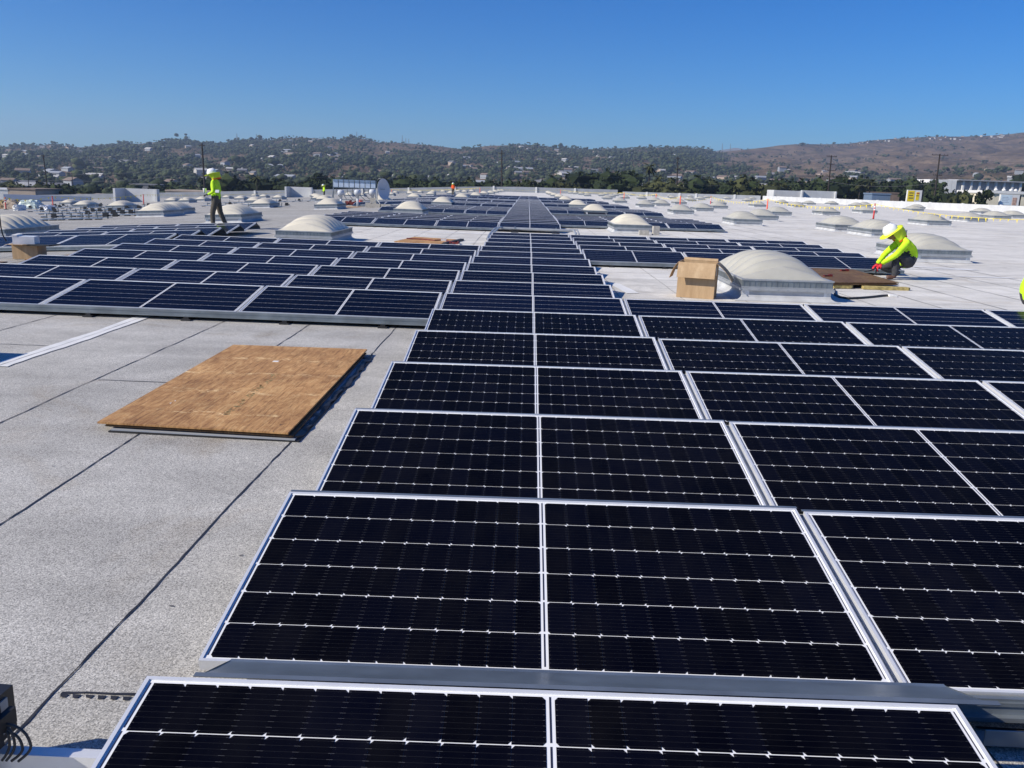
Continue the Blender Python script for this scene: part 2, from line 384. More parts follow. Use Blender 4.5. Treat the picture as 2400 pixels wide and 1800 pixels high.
def grid_mesh(name, X, Y, Z, mat, kind='structure', smooth=True):
    a, b = X.shape
    co = np.stack([X, Y, Z], -1).reshape(-1, 3)
    i = np.arange(a*b).reshape(a, b)
    f = np.stack([i[:-1, :-1], i[:-1, 1:], i[1:, 1:], i[1:, :-1]], -1).reshape(-1, 4)
    me = bpy.data.meshes.new(name); me.from_pydata(co.tolist(), [], f.tolist()); me.materials.append(mat)
    if smooth: me.polygons.foreach_set('use_smooth', [True]*len(f))
    me.update(); me.flip_normals() if me.polygons[0].normal.z < 0 else None
    o = mk(name, me); return tag(o, kind=kind)
tt, ss = np.meshgrid(np.linspace(-1.3, 1.3, 900), np.concatenate([np.linspace(0, 1, 190), [1.06, 1.2, 1.4]]), indexing='ij')
hx, hy, hz = terrain_z(tt, ss)
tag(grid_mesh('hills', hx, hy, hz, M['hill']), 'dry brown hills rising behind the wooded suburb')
gx, gy = np.meshgrid(np.linspace(-5000, 5000, 60), np.linspace(-1300, 5400, 60), indexing='ij')
o = grid_mesh('ground', gx, gy, .0255*gx-9.4, M['ground']); o['label'] = 'valley floor around the warehouse'
# far blue mountain
MT = [(1400, 300), (1754, 388), (1822, 418), (1937, 451), (2006, 461), (2075, 477), (2171, 459), (2267, 437), (2340, 414), (2700, 330)]
MT = [(CAMP.x+(a-CAMP.x)*.52, CAMP.z+(b-CAMP.z)*.52) for a, b in MT]
mxs = np.linspace(740, 1390, 80); top = np.interp(mxs, [a for a, b in MT], [b for a, b in MT])+1.5*fbm(mxs/35, mxs*0, 4, 5)
GX = np.repeat(mxs[:, None], 9, 1); q = np.linspace(0, 1, 9)[None, :]
GY = 3900+q*780+0*GX; GZ = top[:, None]*np.sin(np.pi*np.clip(q, 0, 1)*.5/.5*.5)**.8*1.02+0*GX-20
grid_mesh('mountain', GX, GY, GZ, M['mount'])['label'] = 'faint blue mountain far behind the brown ridge'

# ------------------------------------------------------------------ the warehouse roof
def roof_sheet():
    xs = np.unique(np.concatenate([np.linspace(-130, -6.9, 20), [-6.9, 1.0], np.linspace(1, 56, 12), ]))
    ys = np.unique(np.concatenate([[-12, 0, 35], np.linspace(35, 225, 30)]))
    X, Y = np.meshgrid(xs, ys, indexing='ij'); Z = np.vectorize(zr)(X, Y)
    return grid_mesh('roof', X, Y, Z, M['roof'], smooth=False)
roof = roof_sheet(); roof['label'] = 'broad low sloped warehouse roof of granulated cap sheet'
b = MB()
def wallseg(b, x0, y0, x1, y1, h, th=.25, k=0, zb=-9.5):
    """parapet from (x0,y0) to (x1,y1), rising h above the roof"""
    n = max(1, int(max(abs(x1-x0), abs(y1-y0))/12)); 
    for i in range(n):
        a, c = i/n, (i+1)/n
        p = (x0+(x1-x0)*a, y0+(y1-y0)*a); q = (x0+(x1-x0)*c, y0+(y1-y0)*c)
        d = Vector((q[0]-p[0], q[1]-p[1], 0)).normalized(); nn = Vector((-d.y, d.x, 0))*th
        zp, zq = zr(*p)+h, zr(*q)+h
        vs = [(p[0], p[1], zb), (q[0], q[1], zb), (q[0]+nn.x, q[1]+nn.y, zb), (p[0]+nn.x, p[1]+nn.y, zb),
              (p[0], p[1], zp), (q[0], q[1], zq), (q[0]+nn.x, q[1]+nn.y, zq), (p[0]+nn.x, p[1]+nn.y, zp)]
        b.add(vs, MB.BF, k)
def parapet(name, label, x0, y0, x1, y1, h, mat, posts=()):
    b = MB(); wallseg(b, x0, y0, x1, y1, h); o = b.build(name, mat); tag(o, label, 'wall')
    L = math.hypot(x1-x0, y1-y0); ux, uy = (x1-x0)/L, (y1-y0)/L
    for d in posts:
        px, py = x0+ux*d, y0+uy*d; z = zr(px, py); q = MB()
        q.box(px-.22, py-.12-abs(ux)*.1, z+.004, px+.22, py-.005 if abs(ux) > .5 else py+.2, z+h+.07); q.build('pilaster', M['white'], o)
    return o
parapet('parapet_wall', 'long grey parapet across the far end of the roof', -130, 224, 24, 224, 1.35, M['wallg'], [60, 75, 88, 100, 112, 122, 133, 143])
parapet('parapet_wall', 'grey parapet with white pilasters at the far right, lower than its neighbour', 24.3, 215, 55.7, 205, .95, M['wallg'], [6, 14, 18, 27])
parapet('parapet_wall', 'bright white parapet running down the right side of the roof', 56.2, -12, 56.2, 204, .92, M['wallw'])
wl_ = [o for o in bpy.data.objects if o.get('label', '').startswith('bright white')][0]
for y in range(38, 200, 9):
    q = MB(); z = zr(56, y); q.box(55.98, y, z+.003, 56.197, y+.35, z+.98); q.build('pilaster', M['white'], wl_)
b = MB(); b.box(-130, -12.3, -9.5, 56.4, -12.02, -.02); tag(b.build('warehouse_wall', M['wallw']), 'near side wall of the warehouse under the roof edge', 'wall')

# seams of the cap sheet (bitumen bleed) and end laps
b = MB()
def wavy(b, x, y0, y1, wd=.009, amp=.016, step=.16, seed=0):
    r = random.Random(seed); n = max(2, int((y1-y0)/step)); L = []; off = 0
    for i in range(n+1):
        y = y0+(y1-y0)*i/n; off = off*.8+r.uniform(-1, 1)*amp*.5; L.append((x+off+.012*math.sin(y*.45+seed), y, wd*r.uniform(.55, 1.35)))
    vs = []; fs = []
    for x_, y_, w_ in L:
        z = zr(x_, y_)+.003; vs += [(x_-w_/2, y_, z), (x_+w_/2, y_, z)]
    for i in range(n): fs.append((2*i, 2*i+1, 2*i+3, 2*i+2))
    b.add(vs, fs)
xs_s = [-.43-.917*i for i in range(-12, 22)]
for i, x in enumerate(xs_s):
    far = abs(x) > 6
    wavy(b, x, 0.2 if not far else 8, 34, 0.0085 if not far else .016, .007, .07 if not far else .4, i)
    if x > -6: wavy(b, x, 34, 100, .03, .02, .9, i+50)
rr = random.Random(4)
for i, x in enumerate(xs_s):
    for y in ([6.43, 15.1, 23.7] if i % 3 == 1 else [1.33, 10.2, 19.3, 28.6] if i % 3 == 0 else [5.05, 13.0, 21.6]):
        if x == xs_s[14] : y += .2
        n = 12; vs = []
        for j in range(n+1):
            xx = x+.02+(.877)*j/n; yy = y+rr.uniform(-.006, .006); z = zr(xx, yy)+.003
            vs += [(xx, yy-.006, z), (xx, yy+.006*rr.uniform(.4, 1.2), z)]
        b.add(vs, [(2*j, 2*j+2, 2*j+3, 2*j+1) for j in range(n)])
# saw-tooth bleed at the near end lap
for j in range(22):
    x0 = -.41+j*.038; z = .0032
    b.add([(x0, 1.32, z), (x0+.008, 1.300+.008*rr.random(), z), (x0+.022, 1.302, z), (x0+.026, 1.32, z)], [(0, 1, 2, 3)])
for j in range(60):    # dark scuffs and debris
    x0, y0 = rr.uniform(-4.5, .3), rr.uniform(1.6, 8); l = rr.uniform(.006, .026); a = rr.uniform(-.3, .3)
    z = zr(x0, y0)+.0034
    b.add([(x0, y0, z), (x0+l, y0+l*a, z), (x0+l*.8, y0+l*a+.006, z), (x0+.004, y0+.005, z)], [(0, 1, 2, 3)])
tag(b.build('roof_seam', M['seam'], roof), kind='stuff')
# white coating patches and layout marks painted on the roof
def mark(poly, name='painted_mark', lab=None):
    b = MB(); n = len(poly); b.add([(x, y, zr(x, y)+.006) for x, y in poly], [tuple(range(n))]); return b.build(name, M['white'], roof)
st = []
N = 26
for j in range(N+1):
    y = 5.55+(8.22-5.55)*j/N; c = -3.185+.012*math.sin(y*2); wd = .080+.007*math.sin(y*5)+.006*rr.uniform(-1, 1)
    st.append((c-wd, c-.004+.003*rr.uniform(-1, 1), c+.003, c+wd*.95, y))
for a, c_ in ((0, 1), (2, 3)):
    b = MB(); vs = []
    for q in st: vs += [(q[a], q[4], zr(q[a], q[4])+.006), (q[c_], q[4], zr(q[c_], q[4])+.006)]
    b.add(vs, [(2*j, 2*j+1, 2*j+3, 2*j+2) for j in range(N)]); b.build('painted_stripe', M['white'], roof)
mark([(2.32, 13.2), (2.5, 13.2), (2.68, 11.9), (2.48, 11.85)])
for px, py, L, dx, wd in ((700+1580/5.53, 410+738/5.53, 2.2, 1, .10), (900+1480/7.37, 500+512/7.37, 1.1, 1, .07), (0, 573.5, 1.6, 1, .06),
        (2200, 647, 1.5, 1, .05), (2255, 636, .0, 0, 0), (640, 507, 1.4, 1, .07), (560, 520, .9, 1, .06), (345, 517, 1.9, 1, .06), (430, 516, 1.2, 1, .06),
        (1867, 516, 2.2, 1, .12), (1915, 512, 1.2, 1, .12), (1800, 522, 1.4, 1, .12), (2340, 549, 1.6, 1, .07), (2105, 559, 2, 1, .07), (1660, 500, 2, 1, .12)):
    if not L: continue
    P = ray_at(px, py, 30); d = (P-CAMP); t = CAMP.z/(-d.z) if d.z < 0 else 1; Q = CAMP+d*t
    for _ in range(3): t = (CAMP.z-zr(Q.x, Q.y))/(-d.z); Q = CAMP+d*t
    mark([(Q.x, Q.y), (Q.x+L, Q.y+.12*L*rr.uniform(-1, 1)), (Q.x+L, Q.y+wd*2), (Q.x, Q.y+wd*2)])
mark([(8.85, 18.7), (9.0, 18.95), (11.0, 18.2), (10.6, 18.0)]); mark([(8.2, 17.7), (10.9, 17.95), (10.9, 18.1), (8.2, 17.84)])

# ------------------------------------------------------------------ solar panels
def frame_mesh():
    b = MB(); t = .0105; h = .035
    def rim(x0, y0, x1, y1): b.box(x0, y0, -h, x1, y1, 0)
    rim(0, 0, PW, t); rim(0, PH-t, PW, PH); rim(0, t, t, PH-t); rim(PW-t, t, PW, PH-t)
    return b.mesh('panel_frame', M['alu'])
def laminate_mesh(mat, z=-.0035):
    b = MB(); t = .0103; b.add([(t, t, z), (PW-t, t, z), (PW-t, PH-t, z), (t, PH-t, z), (t, t, z-.005), (PW-t, t, z-.005), (PW-t, PH-t, z-.005), (t, PH-t, z-.005)],
        [(0, 1, 2, 3), (7, 6, 5, 4)]); return b.mesh('panel_laminate', mat)
def cell_mesh():
    b = MB(); hx = CPX/2-.0002; hy = CPY/2-.0019; c = .0108
    b.prism([(-hx, -hy+c), (-hx+c*.8, -hy), (hx, -hy), (hx, hy), (-hx+c*.8, hy), (-hx, hy-c)], 0, .0012)
    return b.mesh('solar_cell', M['cell'])
FM, LMF, LMN, CM = frame_mesh(), laminate_mesh(M['lam']), laminate_mesh(M['backsheet'], -.0045), cell_mesh()
b = MB(); z = -.0038
for x0, x1 in ((PW/2-.0026, PW/2+.0026), (.0165, .0195), (PW-.0195, PW-.0165)):
    y = .03
    while y < PH-.05:
        b.box(x0, y, z-.0004, x1, y+CPY-.012, z); y += CPY
RIB = b.mesh('ribbon', M['ribbon'])
def deflector_mesh(x0, x1):
    b = MB(); P = [(PH+.012, -.006), (PH+.030, -.008), (PH+.05, -.034), (PH+.15, -.098), (PH+.254, -.159), (PH+.270, -.163), (PH+.280, -.2), (PH+.287, -.232)]
    # profile in panel coordinates, given real thickness
    vs = []
    for x in (x0, x1):
        for (y, z) in P: vs.append((x, y, z))
        for (y, z) in P[::-1]: vs.append((x, y+.002, z-.004))
    n = len(P)*2
    fs = [(i, i+1, n+i+1, n+i) for i in range(n-1)]+[(n-1, 0, n, 2*n-1), tuple(range(n))[::-1], tuple(range(n, 2*n))]
    b.add(vs, fs); return b.mesh('wind_deflector', M['galv'])
DFM, DFM0 = deflector_mesh(.0, PW+.01), deflector_mesh(.115, PW+.12)

panels = []   # (x, y, label, near, group)
def P(x, k, lab, group, ky0=0.0, near=False, dsp=0):
    panels.append(dict(x=x, y=ky0+k*PITCHY, lab=lab, near=near, group=group, dsp=dsp))
CW = PW+GAP
for k in range(17):
    P(0, k, f'solar panel in the central column, {ordn(k+1)} from the bottom of the photo', 'solar panels of the near central column', near=(k <= 5), dsp=(k == 0))
for k in range(6, 13):
    for c in (-1, -2, -3): P(c*CW, k, f'solar panel beyond the big plywood, {ordn(k-5)} row back, {ordn(-c)} left of the central column', 'solar panels of the left block')
for k in (6, 7):
    for c in (-4,): P(c*CW, k, f'solar panel at the left photo edge, {ordn(k-5)} row beyond the plywood', 'solar panels of the left block')
for k in range(12, 17):
    for c in (-4, -5)+((-6,) if k == 12 else ()):
        P(c*CW-.06, k, f'solar panel behind the small cardboard box, {ordn(k-11)} row back, {ordn(-c-3)} from the right end', 'solar panels on the left slope')
for k in range(1, 7):
    for c in (1, 2, 3):
        if c*CW > 1.0+(k*PITCHY+2.2)*.60: continue
        P(c*CW, k, f'solar panel before the open box, {ordn(k)} row back, {ordn(c)} right of the central column', 'solar panels of the right block', near=(k <= 5))
for k in range(12, 17):
    for c in (1, 2, 3): P(c*CW, k, f'solar panel behind the open box, {ordn(k-11)} row back, {ordn(c)} right of the central column', 'solar panels behind the large box')
Y2 = 27.95
for k in range(64): P(0, k, f'solar panel in the far central column, {ordn(k+1)} beyond the grey conduit', 'solar panels of the far central column', ky0=Y2)
BL = [(0, 4, 3, 'beyond the small plywood sheet'), (10, 16, 3, 'right of the dish dome'), (21, 27, 5, 'in the third far left block'), (33, 39, 5, 'in the fourth far left block'), (45, 51, 5, 'in the fifth far left block'), (57, 62, 5, 'in the sixth far left block')]
for bi, (k0, k1, nc, wh) in enumerate(BL):
    for k in range(k0, k1+1):
        for c in range(1, nc+1): P(-c*CW, k, f'solar panel {wh}, {ordn(k-k0+1)} row, {ordn(c)} from the centre', 'solar panels in far left block '+ORD[bi+1], ky0=Y2)
BRt = [(3, 7, 3, 'behind the concrete block dome'), (14, 19, 3, 'in the second far right block'), (26, 31, 3, 'in the third far right block'), (38, 43, 3, 'in the fourth far right block'), (50, 55, 3, 'in the fifth far right block')]
for bi, (k0, k1, nc, wh) in enumerate(BRt):
    for k in range(k0, k1+1):
        for c in range(1, nc+1): P(c*CW, k, f'solar panel {wh}, {ordn(k-k0+1)} row, {ordn(c)} from the centre', 'solar panels in far right block '+ORD[bi+1], ky0=Y2)
def roof_tilt(x):
    xc = x+PW/2
    return -math.atan(.0545) if xc < -6.9 else (-math.atan(.0075) if xc > 1 else 0)
def panel_matrix(x, y):
    z = zr(x, y)+LOWZ
    return Matrix.Translation((x, y, z)) @ Matrix.Rotation(roof_tilt(x), 4, 'Y') @ Matrix.Rotation(TILT, 4, 'X')
def copy_under(me, name, parent, loc=None):
    o = bpy.data.objects.new(name, me); COL.objects.link(o); o.parent = parent
    if loc: o.location = loc
    return o
panels.sort(key=lambda p: math.hypot(p['x']+1-CAMP.x, p['y']-CAMP.y))
rp = random.Random(12)
far = []
for i, p in enumerate(panels):
    if i >= 285: far.append(p); continue
    e = empty('solar_panel', label=p['lab'], cat='solar panel', group=p['group'])
    jit = Matrix.Rotation(rp.gauss(0, .0016), 4, 'X') @ Matrix.Rotation(rp.gauss(0, .0012), 4, 'Y')
    e.matrix_world = panel_matrix(p['x']+rp.gauss(0, .002), p['y']+rp.gauss(0, .003)) @ jit
    copy_under(FM, 'panel_frame', e)
    copy_under(LMN if p['near'] else LMF, 'panel_laminate', e)
    if p['y'] < 60: copy_under(DFM0 if p['dsp'] else DFM, 'wind_deflector', e)
    if p['near']:
        copy_under(RIB, 'busbar_ribbon', e)
        for half in (0, 1):
            for ix in range(12):
                for iy in range(6):
                    xx = MX+CPX*(ix+.5) if half == 0 else PW/2+MC+CPX*(ix+.5)
                    o = copy_under(CM, 'solar_cell', e, (xx, MY+CPY*(iy+.5), -.0046))
                    if (iy+half) % 2: o.rotation_euler = (0, 0, math.pi)
# the rest, far down the roof, as one mass
b = MB(); 
for p in far:
    Mx = panel_matrix(p['x'], p['y']); t = .016
    b.add([Mx @ Vector(v) for v in ((t, t, -.003), (PW-t, t, -.003), (PW-t, PH-t, -.003), (t, PH-t, -.003))], [(0, 1, 2, 3)], 0)
    o4 = Mx
    for (x0, y0, x1, y1) in ((0, 0, PW, t), (0, PH-t, PW, PH), (0, t, t, PH-t), (PW-t, t, PW, PH-t), (PW/2-.012, t, PW/2+.012, PH-t)):
        b.add([o4 @ Vector(v) for v in ((x0, y0, 0), (x1, y0, 0), (x1, y1, 0), (x0, y1, 0))], [(0, 1, 2, 3)], 1)
M['lamfar'] = simple('distant_solar_laminate', (.003, .006, .022), .16, var=.1, spec=.5); M['lamfar'].node_tree.nodes['Principled BSDF'].inputs['IOR'].default_value = 1.06
tag(b.build('distant_solar_panels', [M['lamfar'], M['alu']]), 'solid mass of dark blue solar panels in the farthest rows', 'solar panels', kind='stuff')

# mounting rails with black feet along the front of each block, and the sloping rails that show in the gaps
def front_rail(x0, x1, y, label, step=1.05, gaps=()):
    e = empty('mounting_rail', (x0, y, zr(x0, y)), (0, -math.atan((zr(x1, y)-zr(x0, y))/(x1-x0)), 0), label, 'mounting rail', 'mounting rails along the block fronts')
    L = x1-x0; b = MB()
    b.box(0, -.012, LOWZ-.066, L, .006, LOWZ-.008); b.box(0, -.030, LOWZ-.074, L, -.012, LOWZ-.060); b.box(0, -.018, LOWZ-.030, L, -.012, LOWZ-.018)
    b.build('rail', M['galv'], e)
    n = max(2, int(L/step))
    for i in range(n):
        xx = (i+.5)*L/n; q = MB()
        q.prism([(xx-.05, -.07), (xx+.05, -.07), (xx+.05, .16), (xx-.05, .16)], .001, .018); q.box(xx-.026, -.045, .018, xx+.026, .09, .038)
        q.build('foot', M['black'], e)
    return e
front_rail(-3*CW, -GAP, 6*PITCHY-.012, 'grey front rail on black feet beyond the big plywood sheet')
front_rail(-4*CW, -3*CW-.02, 6*PITCHY-.012, 'short grey front rail at the left edge, beyond the white stripe')
front_rail(-6*CW-.06, -3*CW-.09, 12*PITCHY-.012, 'grey front rail behind the small cardboard box on the left slope')
front_rail(CW, 3*CW-.05, 1*PITCHY-.012, 'grey front rail at the lower right corner of the photo')
front_rail(CW, 4*CW-GAP, 12*PITCHY-.012, 'grey front rail behind the large cardboard box')
front_rail(-3*CW, -GAP, Y2-.012, 'grey front rail beyond the small plywood sheet and strap')
front_rail(CW, 4*CW-GAP, Y2+3*PITCHY-.012, 'grey front rail behind the dome with two concrete blocks')
for (k0, k1, nc, wh), s in [(q, -1) for q in BL[1:4]]+[(q, 1) for q in BRt[1:3]]:
    a, c = (-nc*CW, -GAP) if s < 0 else (CW, (nc+1)*CW-GAP)
    front_rail(a, c, Y2+k0*PITCHY-.012, f'grey front rail of the panel block {wh}', 2.1)
b = MB()
def gaprail(x, k0, k1, y0=0.):
    for k in range(k0, k1+1):
        Mx = panel_matrix(x-PW-.0, y0+k*PITCHY) if x > .5 else panel_matrix(x, y0+k*PITCHY)
        ox = PW+GAP/2 if x > .5 else -GAP/2
        Mq = Mx.copy(); Mq = Mq @ Matrix.Translation((ox, PH/2, -.052)); b.obox(Mq, .05, PH*1.05, .03)
for c in (0,): gaprail(0, 6, 12)
for c in (-1, -2): gaprail(c*CW, 6, 12)
gaprail(CW-GAP, 1, 6); gaprail(2*CW-GAP, 1, 6); gaprail(3*CW-GAP, 2, 6)
gaprail(CW-GAP, 12, 16); gaprail(2*CW-GAP, 12, 16); gaprail(3*CW-GAP, 12, 16); gaprail(-4*CW-.06, 12, 16)
tag(b.build('tilt_rails', M['galvl']), 'short sloping rails showing in the gaps between neighbouring panels', 'tilt rails', kind='stuff')
# loose corner of the unfinished row at the lower right: rails and lit roof strips
e = empty('mounting_rail', (2.30, 1.10, 0), (0, 0, 0), 'bare steel channels lying at the lower right corner beside the first panel', 'mounting rail', 'mounting rails along the block fronts')
for y0, z0, h in ((.12, .03, .05), (-.10, .01, .035), (-.38, .01, .03)):
    q = MB(); q.box(0, y0, z0, 1.6, y0+.06, z0+.006); q.box(0, y0, z0+.006, 1.6, y0+.004, z0+h); q.build('channel', M['galv'], e)

# ------------------------------------------------------------------ dome skylights
SW, SL, SH = 1.34, 2.5, .31
def dome_mesh(nx=30, ny=44, H=.335, ribs=6):
    X = np.linspace(-1, 1, nx+1); Y = np.linspace(-1, 1, ny+1); vs = []
    for y in Y:
        for x in X:
            c = abs(math.sin(math.pi*(y/.80+1)*ribs/2)) if abs(y) < .80 else min(1, (abs(y)-.80)*9)
            f = (1-abs(x)**(1.22+1.45*c**.8)); g = (1-abs(y)**2.6)**.80 if abs(y) < 1 else 0
            z = H*f*g
            if abs(y) < .80: 
                c = abs(math.sin(math.pi*(y/.80+1)*ribs/2)); z += -.030*(1-c)**1.5*min(1, f*2.4)
            vs.append((x*(SW/2-.035), y*(SL/2-.035), max(z, 0)))
    fs = [(j*(nx+1)+i, j*(nx+1)+i+1, (j+1)*(nx+1)+i+1, (j+1)*(nx+1)+i) for j in range(ny) for i in range(nx)]
    b = MB(); b.add(vs, fs); return b
def ring(b, x, y, z0, z1, t=.03, k=0):
    b.box(-x, -y, z0, x, -y+t, z1, k); b.box(-x, y-t, z0, x, y, z1, k); b.box(-x, -y+t, z0, -x+t, y-t, z1, k); b.box(x-t, -y+t, z0, x, y-t, z1, k)
dm = [dome_mesh(36, 100).mesh('dome', M['dome'], True), dome_mesh(36, 100).mesh('dome', M['domeg'], True)]
dl = [dome_mesh(14, 22).mesh('dome', M['dome'], True), dome_mesh(14, 22).mesh('dome', M['domeg'], True)]
b = MB(); ring(b, SW/2, SL/2, SH-.022, SH, .05); ring(b, SW/2-.005, SL/2-.005, SH-.125, SH-.108, .04); ring(b, SW/2+.012, SL/2+.012, SH-.165, SH-.126, .04)
for i in range(9):
    for s in (-1, 1): b.box(-SW/2+.1+i*.14, s*(SL/2+.013)-.004, SH-.15, -SW/2+.112+i*.14, s*(SL/2+.013)+.004, SH-.138)
fr = b.mesh('frame', M['galvl'])
b = MB(); ring(b, SW/2-.012, SL/2-.012, SH-.108, SH-.022, .01)
for i in range(17):
    x = -SW/2+.03+i*(SW-.06)/16
    for s in (-1, 1): b.box(x-.003, s*(SL/2-.009)-.004, SH-.107, x+.003, s*(SL/2-.009)+.004, SH-.023)
for i in range(31):
    y = -SL/2+.03+i*(SL-.06)/30
    for s in (-1, 1): b.box(s*(SW/2-.009)-.004, y-.003, SH-.107, s*(SW/2-.009)+.004, y+.003, SH-.023)
vb = b.mesh('vent_band', M['galv'])
b = MB(); NP = [(0.0, SH-.165), (-.02, SH-.167), (-.02, .09), (.0, .045), (.045, .015), (.11, .004)]
def flare(b, prof):
    rings = []
    for d, z in prof:
        x, y = SW/2+d-.01, SL/2+d-.01
        rings.append([(-x, -y, z), (x, -y, z), (x, y, z), (-x, y, z)])
    vs = [v for r_ in rings for v in r_]; fs = [(4*i+j, 4*i+(j+1) % 4, 4*i+4+(j+1) % 4, 4*i+4+j) for i in range(len(prof)-1) for j in range(4)]
    b.add(vs, [f[::-1] for f in fs])
flare(b, NP); cb = b.mesh('curb', M['curb'])
ft = []
for sx in (-1, 1):
    for sy in (-1, 1):
        b = MB(); x, y = sx*(SW/2-.028), sy*(SL/2-.028); o_, w_ = .005, .10
        x1, y1 = x-sx*w_, y-sy*w_
        vs = [(x1, y+sy*o_), (x+sx*o_, y+sy*o_), (x+sx*o_, y1), (x+sx*(o_-.003), y1), (x+sx*(o_-.003), y+sy*(o_-.003)), (x1, y+sy*(o_-.003))]
        if sx*sy < 0: vs = vs[::-1]
        b.prism(vs, .05, SH-.168); ft.append(b.mesh('corner_flashing', M['flash']))
SK = [[-5.9, 101.1], [-6.3, 128.2], [-6.0, 143.6], [-6.3, 171.5], [-6.5, 197.5], [-6.2, 211.1], [-13.1, 181.1], [-13.3, 207.0], [4.1, 47.4], [4.0, 63.0], [4.2, 89.5], [4.5, 116.3], [4.6, 141.6], [4.7, 168.6], [5.1, 211.1], [4.8, 186], [4.9, 198.5], [10.6, 211.1], [11.3, 201.3], [11.9, 189.6], [11.4, 161.5], [14.6, 211.1], [14.8, 170.2], [11.3, 119.4], [19.2, 211.1], [14.5, 147.0], [18.8, 182.8], [22.9, 211.1], [10.2, 91.8], [15.6, 135.9], [24.9, 205.1], [10.5, 73.8], [18.0, 133.8], [25.0, 187.7], [13.1, 81.5], [16.1, 106.4], [30.7, 208.1], [17.2, 95.4], [27.4, 161.9], [33.7, 204.1], [24.6, 128.4], [38.2, 202.4], [31.3, 154.8], [41.5, 199.6], [10.3, 54.8], [13.7, 64.9], [17.5, 76.8], [22.9, 101.2], [41.3, 178.1], [10.6, 39.6], [37.6, 146.3], [50.3, 193], [25.4, 93.3], [13.5, 47.1], [17.6, 58.3], [38.9, 130.8], [31.6, 99.6], [42.3, 128.5], [23.2, 64.8], [47.9, 134.9], [45.5, 118.2], [49.0, 124.8], [30.3, 75.6], [53.4, 135.8], [43.2, 95.2], [53.3, 117.1], [22.9, 46.9], [30.0, 56.7], [37.4, 67.3], [42.6, 74.2], [48.3, 90.4], [-11.3, 48.6], [-19.4, 81.7], [-23.0, 94.6], [-30.9, 126.1], [-53.1, 211.1], [-37.5, 180.8], [-29.7, 143.7], [-46.1, 211.1], [-41.4, 211.1], [-26.4, 136.7], [-38.0, 204.6], [-11.1, 65.2], [-22.2, 140.1], [-31.0, 202.8], [-28.8, 211.1], [-21.3, 157.5], [-11.4, 87.3], [-25.5, 205.1], [-14.4, 129.4], [-22.0, 200.8], [-20.6, 211.1], [-12.8, 145.7], [-16.9, 211.1], [-5.4, 56.0], [-6.2, 83.2], [-5.2, 38.6], [-38.9, 97.1], [-10.7, 30.1], [-17.8, 57.3], [-25.5, 79.7], [-33.4, 115.1], [-47.1, 153.4], [-60.9, 191.7], [-38.2, 114.1], [-42.4, 111.3], [-57.2, 211.1], [-36.4, 147.2], [-50.6, 144.3], [-52.9, 97.9], [-38.0, 72.5], [-29.7, 61.5], [-17.5, 39.5], [-42.4, 101.8], [-18.6, 43.8], [4.1, 11.5], [4.0, 29.4], [10.4, 20.0], [13.9, 31.7], [-5.0, 19.3], [13.9, 35.6], [-13.25, 20.1], [10.3, 23.6]]
SK.remove([10.3, 23.6])
SKL = {(4.1, 11.5): 'large greyish dome skylight behind the open cardboard box, nearest of all', (4.0, 29.4): 'dome skylight with two concrete blocks at its right corner',
  (10.4, 20.0): 'big grey dome skylight right behind the crouching worker', (13.9, 31.7): 'low dome skylight above the crouching worker, in front of another dome',
  (-5.0, 19.3): 'cream dome skylight behind the left panel block, largest on the left', (13.9, 35.6): 'half hidden dome skylight under the striped red post',
  (-13.25, 20.1): 'dome skylight cut by the left edge of the photo', (-10.7, 30.1): 'cream dome skylight behind the walking worker', (-11.3, 48.6): 'dome skylight left of the satellite dish',
  (10.6, 39.6): 'dome skylight on the open roof right of the last near panel block', (-5.2, 38.6): 'dome skylight right of the satellite dish between two panel blocks'}
near_names = [tuple(q) for q in SK]
order = sorted(near_names, key=lambda q: (q[0]+.67-CAMP.x)/(q[1]-CAMP.y))
left = [q for q in order if q[0] < 0 and q not in SKL]; right = [q for q in order if q[0] >= 0 and q not in SKL]
for q in SK:
    q = tuple(q); d = q[1]
    if q in SKL: lab = SKL[q]
    elif q in left: lab = f'{"small" if d > 90 else "mid-sized"} cream dome skylight, {ordn(left.index(q)+1)} from the left among the left-hand domes'
    else: lab = f'{"small" if d > 90 else "mid-sized"} grey dome skylight, {ordn(len(right)-right.index(q))} from the right among the right-hand domes'
    e = empty('dome_skylight', (q[0]+SW/2, q[1]+SL/2, zr(q[0]+SW/2, q[1]+SL/2)), (0, roof_tilt(q[0]), 0), lab, 'skylight', 'dome skylights on the roof')
    g = 1 if q[0] > 6 or q == (4.1, 11.5) else 0
    copy_under((dm if d < 45 else dl)[g], 'dome', e, (0, 0, SH-.002)); copy_under(fr, 'frame', e); copy_under(vb, 'vent_band', e); copy_under(cb, 'curb', e)
    if d < 60:
        for q_ in ft: copy_under(q_, 'corner_flashing', e)

